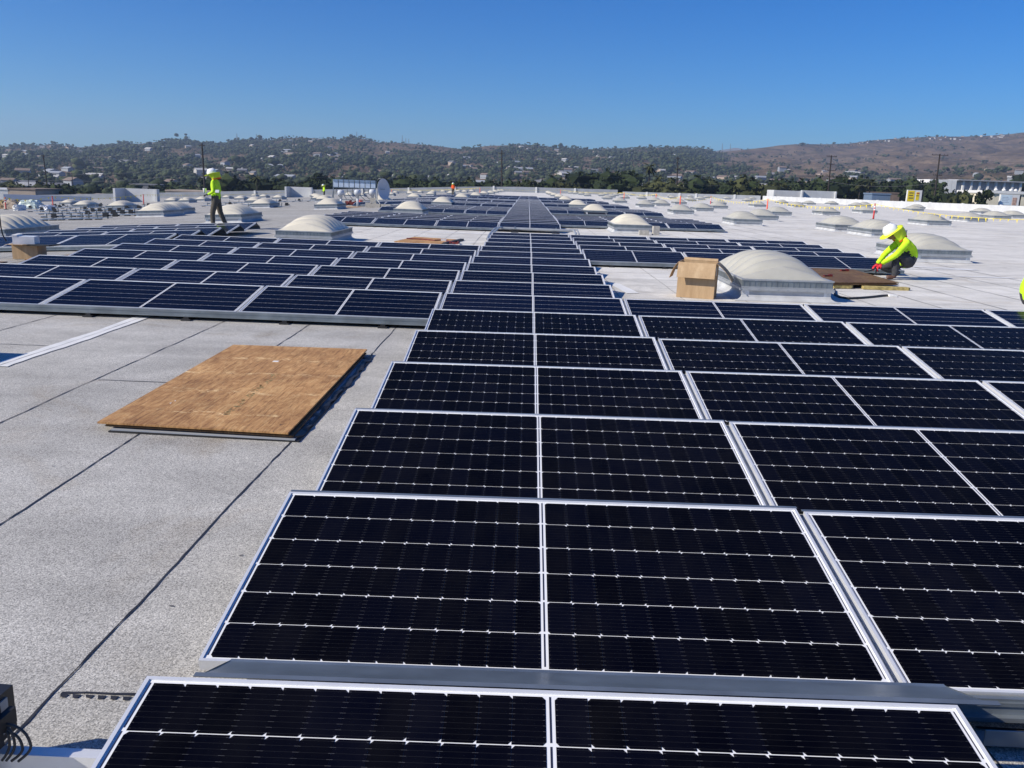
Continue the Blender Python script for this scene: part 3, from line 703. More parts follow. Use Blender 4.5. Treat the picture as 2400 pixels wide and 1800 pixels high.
# ------------------------------------------------------------------ wooded suburb: trees, houses, poles, buildings
def ico(sub=1):
    bm = bmesh.new(); bmesh.ops.create_icosphere(bm, subdivisions=sub, radius=1)
    v = np.array([q.co[:] for q in bm.verts]); f = np.array([[w_.index for w_ in q.verts] for q in bm.faces]); bm.free(); return v, f
I1, I2 = ico(1), ico(2)
def crown_arrays(rs, kind, lumps, leafy=0):
    """unit tree (height 1): lumpy crown of displaced clumps plus loose leaf clumps at the edge"""
    V = []; F = []; n = 0
    for i in range(lumps):
        v, f = I1; v = v*(1+rs.uniform(-.28, .28, (len(v), 1)))
        if kind == 'round': c = np.array([rs.normal(0, .22), rs.normal(0, .22), rs.uniform(.38, .82)]); r = rs.uniform(.14, .26)
        elif kind == 'tall': c = np.array([rs.normal(0, .07), rs.normal(0, .07), .2+.75*i/lumps]); r = .17*(1-.6*i/lumps)
        else: c = np.array([rs.normal(0, .38), rs.normal(0, .38), rs.uniform(.50, .80)]); r = rs.uniform(.14, .22)
        V.append(v*np.array([r, r, r*.85])+c); F.append(f+n); n += len(v)
    if leafy:
        k = leafy; base = V[:]; P = np.concatenate(base); idx = rs.randint(0, len(P), k)
        c = P[idx]+rs.normal(0, .028, (k, 3)); a = rs.normal(0, 1, (k, 3)); a /= np.linalg.norm(a, axis=1)[:, None]
        b_ = np.cross(a, rs.normal(0, 1, (k, 3))); b_ /= np.linalg.norm(b_, axis=1)[:, None]; s = rs.uniform(.02, .05, (k, 1))
        q = np.stack([c-a*s, c+b_*s, c+a*s, c-b_*s], 1).reshape(-1, 3); V.append(q)
        F4 = np.arange(k*4).reshape(-1, 4)+n
        return np.concatenate(V), [tuple(t) for t in np.concatenate(F)]+[tuple(t) for t in F4]
    return np.concatenate(V), [tuple(t) for t in np.concatenate(F)]
rt = np.random.RandomState(5)
def tree_meshes(kind, lumps, leafy, mat):
    v, f = crown_arrays(rt, kind, lumps, leafy)
    c = MB(); c.v = [tuple(q) for q in v]; c.f = f; c.k = [0]*len(f)
    t = MB(); t.tube([(0, 0, -.02), (.01, 0, .25), (0, .01, .5), (.02, 0, .62)], [.035, .026, .018, .008], 7)
    for a in range(5): 
        an = a*1.26; t.tube([(0, 0, .3+.05*a), (.16*math.cos(an), .16*math.sin(an), .55+.04*a)], [.014, .005], 5)
    return c.mesh('crown', mat), t.mesh('trunk', M['pole'])
TK = {'bushy dark green': tree_meshes('round', 15, 1500, M['leaf']), 'dark rounded': tree_meshes('round', 12, 1400, M['leaf']), 'tall slender': tree_meshes('tall', 9, 800, M['leaf']),
      'olive green spreading': tree_meshes('flat', 16, 1500, M['leaf2']), 'pale green bushy': tree_meshes('round', 13, 1400, M['leaf2'])}
def palm_meshes(seed):
    r = random.Random(seed); c = MB()
    for i in range(34):
        a = r.uniform(0, 6.28); el = r.uniform(-1.0, 1.1); L = r.uniform(.13, .19); p = Vector((0, 0, .93)); pts = [p]
        d = Vector((math.cos(a)*math.cos(el), math.sin(a)*math.cos(el), math.sin(el)))
        for j in range(4): d = (d+Vector((0, 0, -.30))).normalized(); pts.append(pts[-1]+d*L/4)
        s = Vector((-math.sin(a), math.cos(a), 0)); vs = []
        for j, q in enumerate(pts): w_ = .022*(1-abs(j-2)/3.2); vs += [q-s*w_-Vector((0, 0, w_*.5)), q, q+s*w_-Vector((0, 0, w_*.5))]
        c.add(vs, [(3*j+k, 3*j+k+1, 3*j+k+4, 3*j+k+3) for j in range(4) for k in (0, 1)])
    t = MB(); t.tube([(0, 0, -.02), (.008, 0, .5), (0, 0, .94)], [.016, .012, .011], 7)
    return c.mesh('crown', M['leaf2']), t.mesh('trunk', M['pole'])
TK['palm'] = palm_meshes(3)
tree_list = []
def tree(kind, px, ptop, D, label, wscale=1.0, group='trees beyond the roof edge'):
    T = ray_at(px, ptop, D); zb = valley_z(T.x)-.3; h = max(3., T.z-zb)
    e = empty('palm_tree' if kind == 'palm' else 'tree', (T.x, T.y, zb), (0, 0, random.uniform(0, 6)), label, 'palm tree' if kind == 'palm' else 'tree', group)
    cm, tm = TK[kind]; e.scale = (h*wscale, h*wscale, h)
    copy_under(cm, 'crown', e); copy_under(tm, 'trunk', e); tree_list.append((T.x, T.y))
# skyline of the tree line just beyond the roof: (kind, x, top y, distance, widening)
TL = [('olive green spreading', 78, 424, 262, 1.5), ('bushy dark green', 118, 430, 275, 1.0), ('dark rounded', 150, 434, 270, .8), ('bushy dark green', 178, 441, 255, .9), ('pale green bushy', 20, 430, 320, 1.2),
      ('pale green bushy', 215, 438, 300, 1.1), ('dark rounded', 250, 436, 330, 1.2), ('bushy dark green', 395, 432, 310, 1.0), ('dark rounded', 430, 428, 330, 1.1), ('tall slender', 505, 410, 300, .8), ('bushy dark green', 545, 416, 262, 1.2), ('dark rounded', 575, 412, 258, 1.1),
      ('bushy dark green', 605, 420, 262, 1.2), ('palm', 602, 410, 250, 1), ('dark rounded', 640, 424, 265, 1.2), ('bushy dark green', 668, 430, 268, 1.1), ('bushy dark green', 715, 424, 258, 1.1), ('dark rounded', 742, 420, 262, 1.1), ('bushy dark green', 775, 421, 270, 1.1), ('dark rounded', 805, 428, 270, 1.0),
      ('tall slender', 735, 405, 300, .9), ('tall slender', 757, 402, 305, .9), ('bushy dark green', 920, 424, 262, 1.0), ('palm', 905, 415, 270, 1), ('dark rounded', 965, 424, 275, 1.1), ('bushy dark green', 990, 416, 285, 1.0), ('dark rounded', 1015, 424, 262, 1.0), ('bushy dark green', 1045, 428, 262, 1.1), ('pale green bushy', 1085, 422, 285, 1.1),
      ('bushy dark green', 1110, 424, 270, .9), ('palm', 1218, 424, 255, 1), ('palm', 1245, 422, 258, 1), ('dark rounded', 1165, 424, 270, 1.1), ('bushy dark green', 1190, 428, 262, .9), ('bushy dark green', 1278, 424, 262, 1.0), ('dark rounded', 1305, 420, 268, 1.1), ('pale green bushy', 1328, 424, 262, 1.0),
      ('dark rounded', 1362, 414, 300, .9), ('tall slender', 1388, 404, 290, 1.0), ('bushy dark green', 1408, 400, 285, 1.2), ('dark rounded', 1435, 414, 270, 1.2), ('bushy dark green', 1462, 426, 262, 1.0), ('palm', 1524, 382, 290, 1.0), ('tall slender', 1470, 400, 330, .7), ('pale green bushy', 1560, 424, 255, 1.2), ('bushy dark green', 1500, 428, 262, 1.0), ('dark rounded', 1620, 420, 275, 1.1),
      ('bushy dark green', 1595, 424, 285, 1.0), ('palm', 1575, 414, 300, 1), ('palm', 1545, 410, 320, 1), ('pale green bushy', 1655, 422, 285, 1.0), ('bushy dark green', 1690, 420, 300, 1.1), ('dark rounded', 1725, 424, 262, 1.1), ('pale green bushy', 1758, 418, 262, 1.3), ('olive green spreading', 1795, 424, 262, 1.1), ('dark rounded', 1840, 424, 300, 1.1), ('bushy dark green', 1872, 420, 310, 1.0),
      ('dark rounded', 1908, 420, 290, 1.0), ('bushy dark green', 1945, 424, 270, 1.1), ('tall slender', 1975, 408, 300, .9), ('dark rounded', 1995, 424, 280, 1.1), ('bushy dark green', 2018, 416, 300, 1.0), ('palm', 2042, 420, 262, 1), ('palm', 2018, 424, 260, 1), ('dark rounded', 2110, 420, 300, 1.1), ('bushy dark green', 2142, 422, 330, 1.2),
      ('dark rounded', 2178, 432, 262, 1.0), ('olive green spreading', 2205, 444, 240, .8), ('bushy dark green', 2232, 449, 225, .7), ('pale green bushy', 2250, 454, 205, .6), ('dark rounded', 2165, 447, 230, .9), ('tall slender', 2303, 440, 205, .8), ('bushy dark green', 2405, 404, 460, .8)]
for i, (k, px, pt, D, ws) in enumerate(sorted(TL, key=lambda q: q[1])):
    tree(k, px, pt, D, f'{k} {"" if k == "palm" else "tree"} beyond the roof edge, {ordn(i+1)} tree from the left'.replace('  ', ' '), ws)
# the wooded hillside: one mass of tree crowns
def tree_prob(t, s):
    p = np.ones_like(t)
    # brown open slopes on the right and near the ridge in the middle
    n = fbm(t*40, s*9, 4, 21)
    lim = np.interp(t, [-.7, .12, .20, .26, .34, .7], [1.3, 1.3, 1.15, .42, .36, .34])
    p *= 1/(1+np.exp((s-lim-.05*n)*22))
    m = np.exp(-((t+.13)/.12)**2)*(s > .72); p *= 1-.93*m*(n > -.9)
    p *= np.where(n > .42, .10, 1.0)
    bare = .09*(n < -.1)+.012
    p = np.where((t > .30) & (s > .95) & (n > -.3), .55, p)
    return np.maximum(p, bare*np.where(t > .2, 1, 0)+.12*(t <= .2))
rh = np.random.RandomState(33)
NT_ = 36000
t_ = rh.uniform(-.72, .72, NT_*2); s_ = rh.uniform(-.02, 1.02, NT_*2)**.85; s_ = np.nan_to_num(s_, nan=0.01)
# keep the density even over the ground
Drr = D0+(ridge_dist(t_)-D0)*s_
keep = (rh.uniform(0, 1, NT_*2) < tree_prob(t_, s_)) & (rh.uniform(0, 1, NT_*2) < np.clip(.25+Drr/2400., 0, 1))
t_, s_ = t_[keep][:NT_], s_[keep][:NT_]
x_, y_, z_ = terrain_z(t_, s_)
# a belt of suburb trees on the valley floor in front of the hills
nb = 4200; tb = rh.uniform(-.72, .72, nb); Db = rh.uniform(300, 500, nb); yb = Db/np.sqrt(1+tb*tb); xb = CAMP.x+yb*tb; zb = .0255*xb-9.2
mB = np.ones(nb, bool); mB &= ~((tb > .40) & (Db < 420)); xb, yb, zb, tb = xb[mB], yb[mB], zb[mB], tb[mB]
houses = []
rhz = random.Random(17)
def add_house_spot(t, s, valley=False):
    if valley:
        y = s/math.sqrt(1+t*t); x = CAMP.x+y*t; return x, y, .0255*x-9.2
    a, b_, c = terrain_z(np.array([t]), np.array([s])); return float(a[0]), float(b_[0]), float(c[0])
for i in range(228):
    t = rhz.uniform(-.62, .60); s = rhz.uniform(.02, .97)
    if t > .2: s = rhz.uniform(.02, .40) 
    if abs(t+.13) < .1 and s > .75: continue
    houses.append(add_house_spot(t, s)+(rhz.choice([0, 1, 1, 2, 3, 3, 4]), s))
for i in range(26):   # houses along the crest on the right
    t = rhz.uniform(.36, .535); houses.append(add_house_spot(t, rhz.uniform(.965, 1.0))+(0, 1.))
for i in range(34): houses.append(add_house_spot(rhz.uniform(-.60, .42), rhz.uniform(330, 500), True)+(rhz.choice([1, 2, 3, 4]), .0))
HX = np.array([h[:2] for h in houses])
def clear(x, y, z, r1=13, front=42):
    k = np.ones(len(x), bool)
    for hx_, hy_ in HX:
        d = math.hypot(hx_-CAMP.x, hy_-CAMP.y); ux, uy = (hx_-CAMP.x)/d, (hy_-CAMP.y)/d
        al = (x-hx_)*ux+(y-hy_)*uy; ac = np.abs(-(x-hx_)*uy+(y-hy_)*ux)
        k &= ~((ac < r1) & (al > -front) & (al < r1))
    return k
kk = clear(x_, y_, z_, 12, 50); x_, y_, z_, s2 = x_[kk], y_[kk], z_[kk], s_[kk]
kb = clear(xb, yb, zb, 9, 30); xb, yb, zb = xb[kb], yb[kb], zb[kb]
AX, AY, AZ = np.concatenate([x_, xb]), np.concatenate([y_, yb]), np.concatenate([z_, zb])
hh = np.concatenate([rh.gamma(4.5, 1.25, len(x_))*np.where(s2 > .93, rh.choice([.6, .85, 1.2], len(x_), p=[.4, .4, .2]), 1), rh.gamma(6, .95, len(xb))])
VAR = [crown_arrays(rh, 'round', 3), crown_arrays(rh, 'round', 4), crown_arrays(rh, 'flat', 3), crown_arrays(rh, 'tall', 3), crown_arrays(rh, 'round', 2)]
vv = rh.choice(5, len(AX), p=[.3, .25, .2, .07, .18])
co = []; fa = []; off = 0
for i, (v, f) in enumerate(VAR):
    idx = np.where(vv == i)[0]; f = np.array(f)
    a = rh.uniform(0, 6.28, len(idx)); c, s = np.cos(a)[:, None], np.sin(a)[:, None]; h = hh[idx][:, None]; ws = rh.uniform(.9, 1.5, len(idx))[:, None]
    X = (v[None, :, 0]*c-v[None, :, 1]*s)*h*ws+AX[idx][:, None]; Y = (v[None, :, 0]*s+v[None, :, 1]*c)*h*ws+AY[idx][:, None]; Z = (v[None, :, 2]-.16)*h+AZ[idx][:, None]
    co.append(np.stack([X, Y, Z], -1).reshape(-1, 3)); n = len(v)
    fa.append((f[None]+(np.arange(len(idx))*n)[:, None, None]).reshape(-1, 3)+off); off += len(idx)*n
co = np.concatenate(co); fa = np.concatenate(fa)
me = bpy.data.meshes.new('hillside_trees'); me.vertices.add(len(co)); me.vertices.foreach_set('co', co.ravel())
me.loops.add(fa.size); me.loops.foreach_set('vertex_index', fa.ravel().astype(np.int32))
me.polygons.add(len(fa)); me.polygons.foreach_set('loop_start', np.arange(0, fa.size, 3, dtype=np.int32)); me.polygons.foreach_set('loop_total', np.full(len(fa), 3, dtype=np.int32))
me.update(); me.validate(); me.materials.append(M['leafhill'])
tag(mk('hillside_trees', me), 'mass of dark green trees covering the hillside suburb', 'trees', kind='stuff')
# houses
def house_mesh(L, Wd, H, rise):
    wb = MB(); wb.box(-L/2, -Wd/2, -3, L/2, Wd/2, H); 
    wb.add([(-L/2, -Wd/2, H), (-L/2, Wd/2, H), (-L/2, 0, H+rise*.96), (L/2, -Wd/2, H), (L/2, Wd/2, H), (L/2, 0, H+rise*.96)], [(0, 2, 1), (3, 4, 5)])
    rb = MB(); o = .6; rb.add([(-L/2-o, -Wd/2-o, H-.15), (L/2+o, -Wd/2-o, H-.15), (L/2+o, 0, H+rise), (-L/2-o, 0, H+rise), (-L/2-o, Wd/2+o, H-.15), (L/2+o, Wd/2+o, H-.15),
        (-L/2-o, -Wd/2-o, H+.1), (L/2+o, -Wd/2-o, H+.1), (L/2+o, 0, H+rise+.25), (-L/2-o, 0, H+rise+.25), (-L/2-o, Wd/2+o, H+.1), (L/2+o, Wd/2+o, H+.1)],
        [(0, 3, 2, 1), (3, 4, 5, 2), (6, 7, 8, 9), (9, 8, 11, 10), (0, 1, 7, 6), (4, 10, 11, 5), (0, 6, 9, 3), (3, 9, 10, 4), (1, 2, 8, 7), (2, 5, 11, 8)])
    nb = MB()
    for i in range(4):
        x = -L/2+L*(i+.5)/4; nb.box(x-.9, -Wd/2-.05, 1.0, x+.9, -Wd/2+.02, 2.3)
    return wb.mesh('wall', M['white']), rb, nb.mesh('window_row', M['blackm'])
M['housew'] = simple('house_white', (.46, .45, .43), .8, var=.1, scale=.4)
WM = [M['housew'], M['walltan'], M['walltan'], M['wallg'], M['wallg']]; RM = [M['roofgrey'], M['rooftile'], M['rooftile'], M['wallg'], M['housew']]
HV = []
for i, (L, Wd, H, ri) in enumerate([(15, 8, 3.4, 1.8), (11, 8, 5.8, 1.8), (20, 9, 3.2, 1.6), (12, 7, 3.2, 2.2)]):
    for j in range(5):
        wm, rb, nm = house_mesh(L, Wd, H, ri)
        wm2 = wm.copy(); wm2.materials[0] = WM[j]; HV.append((wm2, rb.mesh('roof', RM[(j*2+i) % 5 if j else [0, 4, 1, 2][i]]), nm, j))
cn = ['white', 'tan', 'brown', 'grey', 'pale']
houses.sort(key=lambda h: (h[0]-CAMP.x)/(h[1]-CAMP.y))
for i, (x, y, z, j, s) in enumerate(houses):
    v = HV[rhz.randrange(4)*5+j]
    where = 'on the crest of the brown ridge' if s >= .965 and x > 0 else ('in the valley beyond the roof' if s == 0 else 'high on the hillside' if s > .6 else 'on the middle hillside' if s > .3 else 'on the low hillside')
    e = empty('house', (x, y, z-.2), (0, 0, rhz.uniform(-.9, .9)), f'{cn[j]} house {where}, {ordn(i+1)} from left', 'house', 'houses in the hillside suburb')
    sc = rhz.uniform(.75, 1.15)*(.62 if s >= .965 else .72 if s == 0 else .9); e.scale = (sc, sc, sc)
    copy_under(v[0], 'wall', e); copy_under(v[1], 'roof', e)
    if y < 700: copy_under(v[2], 'window_row', e)
# ridge masts
for i, (px, pt, pb) in enumerate([(443, 320, 334), (555, 313, 330), (601, 314, 330), (668, 316, 330), (825, 313, 324), (836, 309, 323), (856, 315, 325), (943, 317, 333), (951, 324, 334), (958, 325, 335), (1664, 342, 352), (1693, 336, 352), (1712, 337, 352)]):
    t = (ray_at(px, 350, 1000).x-CAMP.x)/(1000-CAMP.y); Dr = float(ridge_dist(t)); y = Dr/math.sqrt(1+t*t)*.995
    A, B = ray_at(px, pt, y), ray_at(px, pb+8, y); b = MB(); w0 = 1.6
    for sx, sy in ((-1, -1), (1, -1), (1, 1), (-1, 1)): b.bar((A.x+sx*.3, A.y+sy*.3, A.z), (B.x+sx*w0, B.y+sy*w0, B.z), .35)
    for q in range(6):
        f = q/6; zq = B.z+(A.z-B.z)*f; ww = w0+(.3-w0)*f; b.bar((A.x-ww, A.y-ww, zq), (A.x+ww, A.y-ww, zq+(A.z-B.z)/6), .25); b.bar((A.x+ww, A.y-ww, zq), (A.x-ww, A.y-ww, zq), .2)
    tag(b.build('lattice_mast', M['mast']), f'thin lattice mast on the skyline, {ordn(i+1)} from the left', 'mast', 'lattice masts on the ridge')
# utility poles with crossarms and wires
def utility(px0, py0, px1, py1, D, label, arms, r=.17):
    T, Bq = ray_at(px0, py0, D), ray_at(px1, py1, D); d = (Bq-T).normalized(); base = T+d*((T.z-valley_z(T.x))/(-d.z))
    e = empty('utility_pole', base, label=label, cat='utility pole', group='utility poles beyond the roof'); up = T-base; U = up.normalized()
    b = MB(); b.tube([(0, 0, 0), up], [r*1.7, r*1.0], 10); b.build('pole', M['pole'], e)
    for k, (h, L) in enumerate(arms):
        c = up-U*h; b = MB(); b.bar(c+Vector((-L/2, -.15, 0)), c+Vector((L/2, -.15, 0)), .12, .14)
        for q in (-.46, -.25, .25, .46): b.tube([c+Vector((L*q, -.15, .07)), c+Vector((L*q, -.15, .35))], [.06, .04], 6)
        b.build('crossarm', M['pole'], e)
    return e, T, U
UP = [utility(101, 363, 113, 455, 262, 'leaning dark utility pole at the far left with a crossarm low down', [(.4, 1.2), (5.3, 2.6)], .16),
      utility(473, 336, 481, 455, 240, 'dark utility pole behind the walking worker', [(.6, 1.6), (6, 2.2)], .2),
      utility(1176, 351, 1176, 440, 250, 'dark utility pole left of the far central column', [(1.0, 1.8)], .17),
      utility(1589, 368, 1586, 444, 262, 'utility pole right of the tall palm', [(.5, 1.2), (3.5, 1.6)], .15),
      utility(1949, 364, 1942, 436, 262, 'utility pole with several stacked crossarms', [(.3, 3.0), (2.6, 2.2), (4.4, 3.2), (6, 2.4)], .17),
      utility(2203, 361, 2190, 463, 235, 'utility pole in front of the white finned building', [(.3, 4.4), (5.5, 2.4), (9, 2.8)], .17),
      utility(168, 405, 172, 445, 330, 'thin utility pole over the left rooftops', [(.4, 2.4)], .13), utility(243, 408, 247, 443, 340, 'thin utility pole right of the leaning pole', [(.4, 2.4)], .12),
      utility(66, 405, 67, 430, 330, 'short thin pole left of the leaning pole', [(.4, 2.0)], .12)]
def wire(a, c, sag, label):
    b = MB(); n = 16; b.tube([a.lerp(c, i/n)-Vector((0, 0, sag*4*(i/n)*(1-i/n))) for i in range(n+1)], .035, 4)
    tag(b.build('overhead_wire', M['wire']), label, 'wire', 'overhead wires between the poles')
for (i, j) in ((0, 1), (1, 2), (2, 3), (3, 4), (4, 5)):
    for k, (h, nm) in enumerate(((.5, 'upper'), (5.5, 'middle'), (7.5, 'lower'))):
        a = UP[i][1]-UP[i][2]*h; c = UP[j][1]-UP[j][2]*h; wire(a, c, 1.2, f'{nm} overhead wire spanning from the {ordn(i+1)} to the {ordn(j+1)} large pole')
for k, h in enumerate((1., 6.)): wire(UP[5][1]-UP[5][2]*h, ray_at(2600, 370+h*5, 235), 1., f'{["upper", "lower"][k]} overhead wire leaving the rightmost pole'); wire(ray_at(-200, 380+h*8, 262), UP[0][1]-UP[0][2]*h, 1., f'{["upper", "lower"][k]} overhead wire reaching the leftmost pole')
# white finned building
def tower(px0, px1, ptop, D, label, name='building'):
    return ray_at(px0, ptop, D), ray_at(px1, ptop, D)
A, B = tower(2240, 2394, 421, 390, ''); zb = valley_z(A.x)-1
e = empty('finned_building', (A.x, A.y, zb), (0, 0, 0), 'large white building with eight tall vertical fins', 'building'); H = A.z-zb; L = B.x-A.x
b = MB(); b.box(0, 0, 0, L, 25, H-.3); b.build('wall', M['concrete_s'], e)
b = MB(); b.box(-.1, -2.6, H-.3, L+.1, 25.2, H+.1); b.build('roof', M['concrete_s'], e)
for i in range(8):
    x = L*(i+1)/8-.9; b = MB(); b.box(x, -1.5, 0, x+.75, -.003, H-.303); b.build('fin', M['concrete_w'], e)
Lw = ray_at(2176, 422, 390).x-A.x
for i in range(6):
    q = MB(); x0 = Lw*(i+1)/6; x1 = Lw*i/6-.12; q.box(x0, -1.5, H*.30, x1, 20, H-.25); q.build('wall_panel', M['concrete_w'], e)
b = MB(); b.box(Lw-7, 2, 0, Lw, 20, H*.80); b.build('low_wing', M['concrete_w'], e)
A = ray_at(2304, 445, 262); zb = valley_z(A.x)-1; H = A.z-zb
e = empty('cream_building', (A.x, A.y, zb), (0, 0, 0), 'cream coloured building with a white cornice at the right edge', 'building')
b = MB(); b.box(0, 0, 0, 40, 15, H-.9); b.build('wall', M['cream'], e); b = MB(); b.box(-.3, -.4, H-.897, 40.3, 15.2, H-.1); b.build('cornice', M['white'], e)
for i, x in enumerate((2.3, 3.5, 6.7, 7.7, 12.3)):
    b = MB(); b.box(x-.13, -.25, H-1.5, x+.13, -.003, H-1.2); b.build('wall_lamp', M['blackm'], e)
for x in (4.9, 7.3, 9.4, 10.8): b = MB(); b.lathe([(0, 0), (.5, .12), (.62, .35), (.1, .75), (0, .8)], 12); b.build('roof_vent', M['white'], e, True, (x, 2, H-.08))
# billboards
def billboard(px0, px1, pt, pb, D, label, face):
    A, B = ray_at(px0, pt, D), ray_at(px1, pt, D); C_ = ray_at(px0, pb, D); zb = valley_z(A.x)
    e = empty('billboard', (A.x, A.y, zb), (0, 0, math.atan2(.0, 1)), label, 'billboard'); Wb, h0, h1 = B.x-A.x, C_.z-zb, A.z-zb
    b = MB(); b.box(-.1, 0, h0-.1, Wb+.5, .6, h1+.1); b.build('board', M['white'], e)
    b = MB(); b.box(Wb+.503, .1, h0-.1, Wb+.9, .6, h1); b.build('side', M['blackm'], e)
    b = MB(); b.tube([(Wb/2, .35, 0), (Wb/2, .35, h0-.103)], .25, 10); b.build('post', M['pole'], e)
    face(e, Wb, h0, h1); return e
def f1(e, W_, a, c):
    b = MB(); b.box(.02, -.03, a, W_*.56, -.003, c-.05); b.build('yellow_poster', M['ad_yellow'], e)
    b = MB(); b.box(W_*.70, -.03, a+.3, W_*.97, -.003, c-.35); b.build('small_poster', M['ad_yellow'], e)
    for k, (z, w_) in enumerate(((.72, .36), (.50, .34), (.26, .40))): b = MB(); b.box(W_*.1, -.045, a+(c-a)*z, W_*(.1+w_), -.031, a+(c-a)*(z+.10)); b.build('printed_line', M['ad_dark'], e)
    b = MB(); b.box(W_*.72, -.045, a+(c-a)*.5, W_*.94, -.031, a+(c-a)*.58); b.build('printed_line', M['ad_dark'], e)
    b = MB(); b.box(W_*.74, -.045, c-.75, W_*.95, -.031, c-.5); b.build('printed_block', M['red'], e)
billboard(2129, 2157, 446, 472, 205, 'yellow and white billboard above the right parapet', f1)
def f2(e, W_, a, c):
    b = MB(); b.box(.02, -.03, a, W_*.66, -.003, c-.05); b.build('pale_poster', M['green_ad'], e)
    b = MB(); b.box(W_*.72, -.03, a, W_*.98, -.003, c-.6); b.build('portrait_area', M['ad_skin'], e)
    for k, z in enumerate((.70, .55, .38, .22)): b = MB(); b.box(W_*.08, -.045, a+(c-a)*z, W_*(.45+.08*(k % 2)), -.031, a+(c-a)*(z+.06)); b.build('printed_line', M['glassb'], e)
billboard(2347, 2386, 456, 480, 205, 'pale blue billboard in front of the cream building', f2)
# neighbouring roofs and rooftop screens
def slab(px0, px1, pt, D, depth, mat, label, name='neighbour_building', h=None, roofm=None):
    A, B = ray_at(px0, pt, D), ray_at(px1, pt, D); zb = valley_z(A.x)-1 if h is None else A.z-h
    e = empty(name, (A.x, A.y, zb), label=label, cat='building'); H = A.z-zb
    b = MB(); b.box(0, 0, 0, B.x-A.x, depth, H-.4); b.build('wall', mat, e); b = MB(); b.box(-.15, -.15, H-.397, B.x-A.x+.15, depth+.15, H); b.build('roof', roofm or mat, e)
slab(18, 82, 440.5, 240, 14, M['walltan'], 'brown block building behind the left parapet', roofm=M['rooftile'])
slab(-60, 17.6, 440, 240, 14, M['wallw'], 'pale block at the far left edge behind the parapet')
slab(180, 272, 454, 250, 12, M['walltan'], 'low tan building behind the left domes'); slab(388, 500, 444.5, 245, 12, M['walltan'], 'long tan wall behind the walking worker')
slab(300, 365, 430, 345, 14, M['roofgrey'], 'grey roofed hall beyond the left screen wall'); slab(1480, 1530, 428, 300, 10, M['wallg'], 'low grey shed beyond the posts')
slab(1960, 2110, 446, 290, 14, M['rooftile'], 'long brown fence-like building right of the white screen wall'); slab(2045, 2088, 452, 240, 6, M['blue'], 'grey metal container behind the right parapet')
slab(1460, 1480, 425, 340, 8, M['cream'], 'small cream shed among the trees'); slab(1590, 1604, 434, 270, 6, M['cream'], 'small pale hut below the right poles')
for i, (px, pt, D, w_) in enumerate([(1640, 446, 300, 14), (1680, 443, 320, 16), (1720, 446, 290, 14), (2330, 455, 300, 12)]):
    slab(px, px+w_*2.4, pt, D, 8, M['cream'], f'low pale suburb building, {ordn(i+1)} behind the right domes', roofm=M['rooftile'])
def screen(px0, px1, ptop, pbot, D, wing, label, flip=False):
    A, B, C_ = ray_at(px0, ptop, D), ray_at(px1, ptop, D), ray_at(px0, pbot, D); z0 = min(zr(A.x, A.y), C_.z)+.01; H = A.z-z0
    e = empty('screen_wall', (A.x, A.y, z0), label=label, cat='screen wall', group='white rooftop screen walls'); L = B.x-A.x
    b = MB(); b.box(0, 0, 0, L, .3, H); b.build('back_wall', M['wallw'], e)
    b = MB(); b.box(-.3, -wing, 0, -.003, .3, H); b.build('wing', M['wallw'], e)
    b = MB(); b.box(L+.003, -.6, 0, L+.3, .3, H); b.build('wing', M['wallw'], e)
screen(293, 366, 441, 474, 120, 3.0, 'white screen wall behind the left domes, with flags before it')
screen(680, 728, 437.5, 455, 150, 2.4, 'small white screen wall left of the equipment rack')
screen(1802, 1878, 445, 466, 208, 5.5, 'white screen wall with a shaded left wing, right of centre')
screen(1881, 1957, 446, 464, 200, .8, 'bright white screen box beside the right parapet')
e = empty('grey_screen', (0, 0, 0), label='pale blue-grey raised screen at the left end of the roof', cat='screen wall')
A, B = ray_at(8, 455, 165), ray_at(212, 461, 172); b = MB(); b.add([(A.x, A.y, zr(A.x, A.y)), (B.x, B.y, zr(B.x, B.y)), (B.x, B.y+.3, zr(B.x, B.y)), (A.x, A.y+.3, zr(A.x, A.y)), A[:], B[:], (B.x, B.y+.3, B.z), (A.x, A.y+.3, A.z)], MB.BF); b.build('screen', M['wallg'], e)
b = MB(); b.add([(A.x, A.y-.05, A.z-1.0), (B.x, B.y-.05, B.z-1.0), (B.x, B.y-.003, B.z-1.0), (A.x, A.y-.003, A.z-1.0), (A.x, A.y-.05, A.z), (B.x, B.y-.05, B.z), (B.x, B.y-.003, B.z), (A.x, A.y-.003, A.z)], MB.BF); b.build('trim_band', M['dish'], e)

# ------------------------------------------------------------------ things on the roof
def hit(px, py, h=0.):
    d = ray_at(px, py, 1000)-CAMP; lo = 0.002
    t = lo
    while t < .6:
        Q = CAMP+d*t
        if Q.z < zr(Q.x, Q.y)+h: return Q
        t += .00002 if t < .1 else .0001
    return CAMP+d*.2
def poly_slab(poly, z0, z1, name, mat, parent=None):
    b = MB(); b.prism(poly, z0, z1); return b.build(name, mat, parent)
